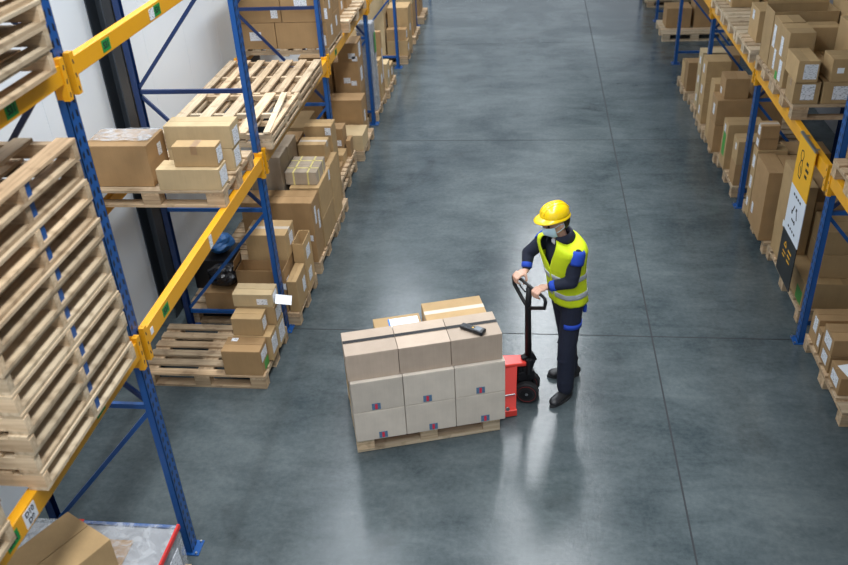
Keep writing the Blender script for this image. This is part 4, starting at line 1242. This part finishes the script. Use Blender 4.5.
# trousers
b = MB()
b.ell(Q(pel - UP * .02), LF * .148, F * .115, UP * .135)
for h_, k_, a_ in ((hipL, kneL, ankL), (hipR, kneR, ankR)):
    b.capsule(Q(h_), .094, Q(k_), .080); b.capsule(Q(k_), .080, Q(a_ + UP * .035), .074)
    b.capsule(Q(a_ + UP * .05), .071, Q(a_ + UP * .015), .066)
    b.ell(Q(k_ - UP * .10 + F * .02), LF * .072, F * .07, UP * .02); b.ell(Q(a_ + UP * .11), LF * .076, F * .078, UP * .025)
tr = blob(b, 'trousers', M['navy'], man, .011, 3)
# royal blue pocket trim on the near thigh
mid = hipL.lerp(kneL, .40); dl = (kneL - hipL).normalized()
rows = []
for v in (-.020, .020):
    row = []
    for i in range(13):
        a = -1.3 + 2.6 * i / 12
        d = (LF * math.cos(a) + (F * .98).cross(UP).cross(LF) * 0 + F * math.sin(a))
        row.append(Q(mid + dl * v + d * .0945))
    rows.append(row)
o = MB().grid(rows).build('pocket_trim', M['royal'], man, smooth=True); so = o.modifiers.new('thick', 'SOLIDIFY'); so.thickness = .006; so.offset = 0
o = MB().obox(Q(hipL + LF * .055 - F * .085 - UP * .05), F, LF, UP, .014, .012, .035).build('belt_tab', M['royal'], man, bevel=.004)
# shoes
for a_, fd in ((ankL, fdL), (ankR, fdR)):
    sd = fd.cross(UP)
    b = MB()
    b.ell(Q(a_ - UP * .028 - fd * .02), fd * .085, sd * .046, UP * .060)
    b.ell(Q(a_ + fd * .075 - UP * .045), fd * .105, sd * .050, UP * .042)
    b.ell(Q(a_ + fd * .135 - UP * .047), fd * .062, sd * .050, UP * .036)
    b.capsule(Q(a_), .050, Q(a_ + UP * .03), .052)
    sh_ = blob(b, 'shoe', M['shoe'], man, .008, 2)
    rows = []
    for z in (.001, .022):
        row = []
        for i in range(24):
            t_ = 2 * PI * i / 24
            row.append(Q(Vector((a_.x, a_.y, z)) + fd * (.055 + .148 * math.cos(t_)) + sd * (.054 * math.sin(t_) * (1 - .12 * math.cos(t_ + .2)))))
        rows.append(row)
    sb = MB().grid(rows, closed=True); sb.f += [tuple(reversed(range(24))), tuple(range(24, 48))]; sb.t += [(1, 1, 1)] * 2
    sb.build('sole', M['sole'], sh_)
    lc = MB()
    for i in range(4):
        c0 = a_ + fd * (.045 + .024 * i) - UP * (.002 + .0115 * i)
        lc.capsule(Q(c0 - sd * .022), .0035, Q(c0 + sd * .022), .0035, 6, 2)
    lc.build('lace', M['ink'], sh_)

# jacket
b = MB()
b.ell(Q(pel.lerp(nk, .30)), LF * .146, F * .112, sp * .22)
b.ell(Q(pel.lerp(nk, .64)), LF * .168, F * .122, sp * .215)
b.capsule(Q(SL), .060, Q(SR), .060)
b.capsule(Q(SL - LF * .05), .046, Q(nk - sp * .06), .056); b.capsule(Q(SR + LF * .05), .046, Q(nk - sp * .06), .056)
for S_, E_, W_ in ((SL, EL, WL), (SR, ER, WR)):
    b.capsule(Q(S_), .064, Q(E_), .055); b.capsule(Q(E_), .056, Q(W_ + (E_ - W_).normalized() * .03), .041)
    b.ell(Q(S_.lerp(E_, .7)), LF * .062, F * .06, UP * .02); b.ell(Q(E_.lerp(W_, .35)), LF * .052, F * .05, UP * .045)
blob(b, 'jacket', M['navy'], man, .010, 3)
for E_, W_ in ((EL, WL), (ER, WR)):
    d = (E_ - W_).normalized()
    b = MB(); b.tube([Q(W_ + d * .018), Q(W_ + d * .022), Q(W_ + d * .058), Q(W_ + d * .063)], [.038, .0435, .0465, .042], 18)
    b.build('cuff', M['royal'], man, smooth=True)
for S_, E_, s in ((SL, EL, 1), (SR, ER, -1)):
    d = (E_ - S_).normalized()
    rows = []
    o1 = (LF * s - d * (LF * s).dot(d)).normalized(); o2 = d.cross(o1)
    for k in range(7):
        v = -.055 + .115 * k / 6
        rr = (.050, .064, .0685, .0690, .0685, .068, .066)[k]
        rows.append([Q(S_ + d * v + (o1 * math.cos(a) + o2 * math.sin(a)) * rr) for a in [(-1.25 + 2.5 * i / 14) for i in range(15)]])
    o = MB().grid(rows).build('shoulder_patch', M['royal'], man, smooth=True); so = o.modifiers.new('thick', 'SOLIDIFY'); so.thickness = .006; so.offset = 0
# collar: stand-up ring open at the front
rows = []
for k, (hgt, rr) in enumerate(((-.045, .085), (0, .080), (.035, .083), (.040, .090), (.005, .103), (-.040, .118))):
    row = []
    for i in range(27):
        a = .48 + (2 * PI - .96) * i / 26
        row.append(Q(nk + sp * (hgt - .012 * math.cos(a)) + F * (rr * math.cos(a) * 1.02) + LF * (rr * .92 * math.sin(a))))
    rows.append(row)
o = MB().grid(rows).build('collar', M['navy'], man, smooth=True); so = o.modifiers.new('thick', 'SOLIDIFY'); so.thickness = .006
o = MB().ell(Q(nk + F * .058 - sp * .035), LF * .040, F * .030, sp * .030).build('undershirt', M['shirt'], man, smooth=True)

# vest
def ring(t_):
    """torso section of the vest at height t (0 hem, 1 neck): centre, half width, half depth"""
    K = [(0, .162, .134), (.15, .160, .130), (.35, .165, .132), (.55, .182, .142), (.72, .204, .150), (.83, .222, .150), (.91, .214, .142), (.97, .172, .124), (1.0, .112, .104)]
    for (a, w0, d0), (c_, w1, d1) in zip(K, K[1:]):
        if t_ <= c_:
            u = (t_ - a) / (c_ - a); break
    w = w0 + (w1 - w0) * u; d = d0 + (d1 - d0) * u
    hem = pel - UP * .020; top = nk + sp * .020
    return hem.lerp(top, t_) - F * (.012 * (1 - t_)), w, d
def vpt(t_, a, g=1.0):
    c, w, d = ring(t_)
    ca_, sa_ = math.cos(a), math.sin(a)
    e = .82
    x = math.copysign(abs(ca_) ** e, ca_) * d; y = math.copysign(abs(sa_) ** e, sa_) * w
    fold = 1 + .018 * math.sin(9 * a + 6 * t_) * (1 - t_) + .012 * math.sin(5 * a - 11 * t_)
    droop = -.050 * (abs(sa_) ** 2.2) * max(0, (t_ - .80) / .2)
    return Q(c + F * (x * g * fold) + LF * (y * g * fold) + UP * droop)
NR, NA = 36, 72
def gap(t_):
    return .012 if t_ < .60 else .012 + .46 * ((t_ - .60) / .40) ** .9
rows = [[vpt(i / NR, gap(i / NR) + (2 * PI - 2 * gap(i / NR)) * k / NA) for k in range(NA + 1)] for i in range(NR + 1)]
o = MB().grid(rows, tint=(1, 1, 1)).build('vest', M['vest'], man, smooth=True); so = o.modifiers.new('thick', 'SOLIDIFY'); so.thickness = .008; so.offset = 1
vest = o
for (ta, tb) in ((.12, .20), (.40, .48)):
    rows = []
    for i in range(4):
        rows.append([vpt(ta + (tb - ta) * i / 3, 2 * PI * k / NA, 1.0) for k in range(NA)])
    o = MB().grid(rows, closed=True, tint=(1, 1, 1)).build('reflective_band', M['reflective'], vest, smooth=True)
    so = o.modifiers.new('thick', 'SOLIDIFY'); so.thickness = .0115; so.offset = 1
rows = [[vpt(t_, a, 1.0) for a in (-.035, .035)] for t_ in [.56 * i / 14 for i in range(15)]]
o = MB().grid(rows).build('vest_closure', M['vest'], vest); so = o.modifiers.new('thick', 'SOLIDIFY'); so.thickness = .012; so.offset = 1

# eyes, hair, mask
for s in (-1, 1):
    MB().ell(Q(hc + Fh * .084 + LH * (s * .031) + Uh * .008), LH * .013, Fh * .008, Uh * .007, 12, 8).build('eye', M['eye'], man, smooth=True)
rows = []
for j in range(9):
    ph = -.62 + .80 * j / 8
    rows.append([Q(hc + Uh * (.012 + .113 * math.sin(ph)) + (Fh * math.cos(a) * .101 + LH * math.sin(a) * .081) * math.cos(ph) - Fh * .008) for a in [(1.75 + (2 * PI - 3.5) * i / 20) for i in range(21)]])
o = MB().grid(rows).build('hair', M['hair'], man, smooth=True); so = o.modifiers.new('thick', 'SOLIDIFY'); so.thickness = .006; so.offset = 1
rows = []
for j in range(13):
    v = j / 12; ph = .10 - 1.20 * v
    rows.append([Q(hc - Uh * .008 + Fh * .012 + Uh * (.112 * math.sin(ph)) + (Fh * math.cos(a) * (.104 + .022 * math.exp(-(a / .35) ** 2) * math.sin(PI * min(1, v * 1.3))) + LH * math.sin(a) * .080) * math.cos(ph * .8) + Fh * (.002 * (j % 3 == 0))) for a in [(-1.15 + 2.3 * i / 18) for i in range(19)]])
o = MB().grid(rows).build('face_mask', M['mask'], man, smooth=True); so = o.modifiers.new('thick', 'SOLIDIFY'); so.thickness = .004; so.offset = 1
ml = MB()
for s in (-1, 1):
    ear = hc + LH * (s * .086) - Fh * .020 + Uh * .010
    ml.tube([Q(hc + LH * (s * .076) + Fh * .055 + Uh * .004), Q(hc + LH * (s * .086) + Fh * .02 + Uh * .016), Q(ear), Q(ear - Uh * .032), Q(hc + LH * (s * .080) + Fh * .02 - Uh * .042), Q(hc + LH * (s * .068) + Fh * .045 - Uh * .052)], .0025, 6)
ml.build('ear_loop', M['mask'], o)
# helmet
hz = hc + Uh * .066 - Fh * .002
Uk = (UP * .99 + FH * .06).normalized(); Fk = (FH * .99 - UP * .06).normalized()
rows = []
for j in range(15):
    ph = PI / 2 * j / 14
    r_ = math.cos(ph) ** .82; zz = .100 * math.sin(ph) ** .92
    row = []
    for i in range(40):
        a = 2 * PI * i / 40
        rib = 1 + .022 * math.exp(-((math.sin(a)) / .16) ** 2) * math.cos(ph) * (math.sin(ph) > .3)
        row.append(Q(hz + Uk * zz * rib + Fk * (.120 * r_ * math.cos(a)) + LH * (.102 * r_ * math.sin(a))))
    rows.append(row)
o = MB().grid(rows, closed=True).build('hard_hat', M['hat'], man, smooth=True); so = o.modifiers.new('thick', 'SOLIDIFY'); so.thickness = .004; so.offset = -1
hat = o
rows = []
for k, (e, dz) in enumerate(((0, .004), (.5, -.003), (1, -.012), (1, -.017), (.5, -.009), (0, -.003))):
    row = []
    for i in range(48):
        a = 2 * PI * i / 48
        out = .011 + .044 * max(0, math.cos(a)) ** 2.2
        row.append(Q(hz + Uk * (dz - (.010 * max(0, math.cos(a)) * e)) + Fk * ((.118 + out * e) * math.cos(a)) + LH * ((.101 + out * e * .9) * math.sin(a))))
    rows.append(row)
MB().grid(rows + [rows[0]], closed=True).build('brim', M['hat'], hat, smooth=True)
rg = MB()
for off in (-.030, 0, .030):
    pts = []
    for j in range(13):
        ph = .35 + (PI - .75) * j / 12
        r_ = abs(math.cos(ph)) ** .82 * (1 if math.cos(ph) > 0 else -1); zz = .100 * math.sin(ph) ** .92
        pts.append(Q(hz + Uk * (zz + .001 - abs(off) * .10) + Fk * (.120 * r_ * .98) + LH * off))
    rg.tube(pts, .0045, 8)
rg.build('crest_ridge', M['hat'], hat, smooth=True)

# ------------------------------------------------------------------ camera
PITCH, YAWC, ROLL, HC, FPX = 0.551128073, 0.140615589, -0.0585832886, 4.83465577, 854.125
cam = bpy.data.cameras.new('camera'); co = bpy.data.objects.new('camera', cam); COL.objects.link(co)
co.matrix_world = Matrix.Translation((0, 0, HC)) @ Matrix.Rotation(YAWC, 4, 'Z') @ Matrix.Rotation(PI / 2 - PITCH, 4, 'X') @ Matrix.Rotation(ROLL, 4, 'Z')
cam.sensor_width = 36.0; cam.lens = FPX / 848 * 36.0
cam.clip_end = 200
cam.dof.use_dof = True; cam.dof.focus_distance = 7.3; cam.dof.aperture_fstop = 2.0
SC.camera = co

# ------------------------------------------------------------------ light
w = bpy.data.worlds.new('hall_daylight'); SC.world = w; w.use_nodes = True
bg = w.node_tree.nodes['Background']
bg.inputs['Color'].default_value = (*WORLD_COL, 1); bg.inputs['Strength'].default_value = WORLD_STR
def area(name, loc, sx, sy, power, col, rot=(0, 0, 0)):
    l = bpy.data.lights.new(name, 'AREA'); l.shape = 'RECTANGLE'; l.size = sx; l.size_y = sy; l.energy = power; l.color = col
    o = bpy.data.objects.new(name, l); COL.objects.link(o); o.location = loc; o.rotation_euler = rot
    return o
for spec in LAMPS:
    area(*spec)
vs_ = SC.view_settings
SC.display_settings.display_device = 'sRGB'
vs_.view_transform = 'Standard'; vs_.look = 'None'; vs_.gamma = 1.0; vs_.exposure = EXPOSURE
try:
    vs_.use_curve_mapping = False
except Exception:
    pass
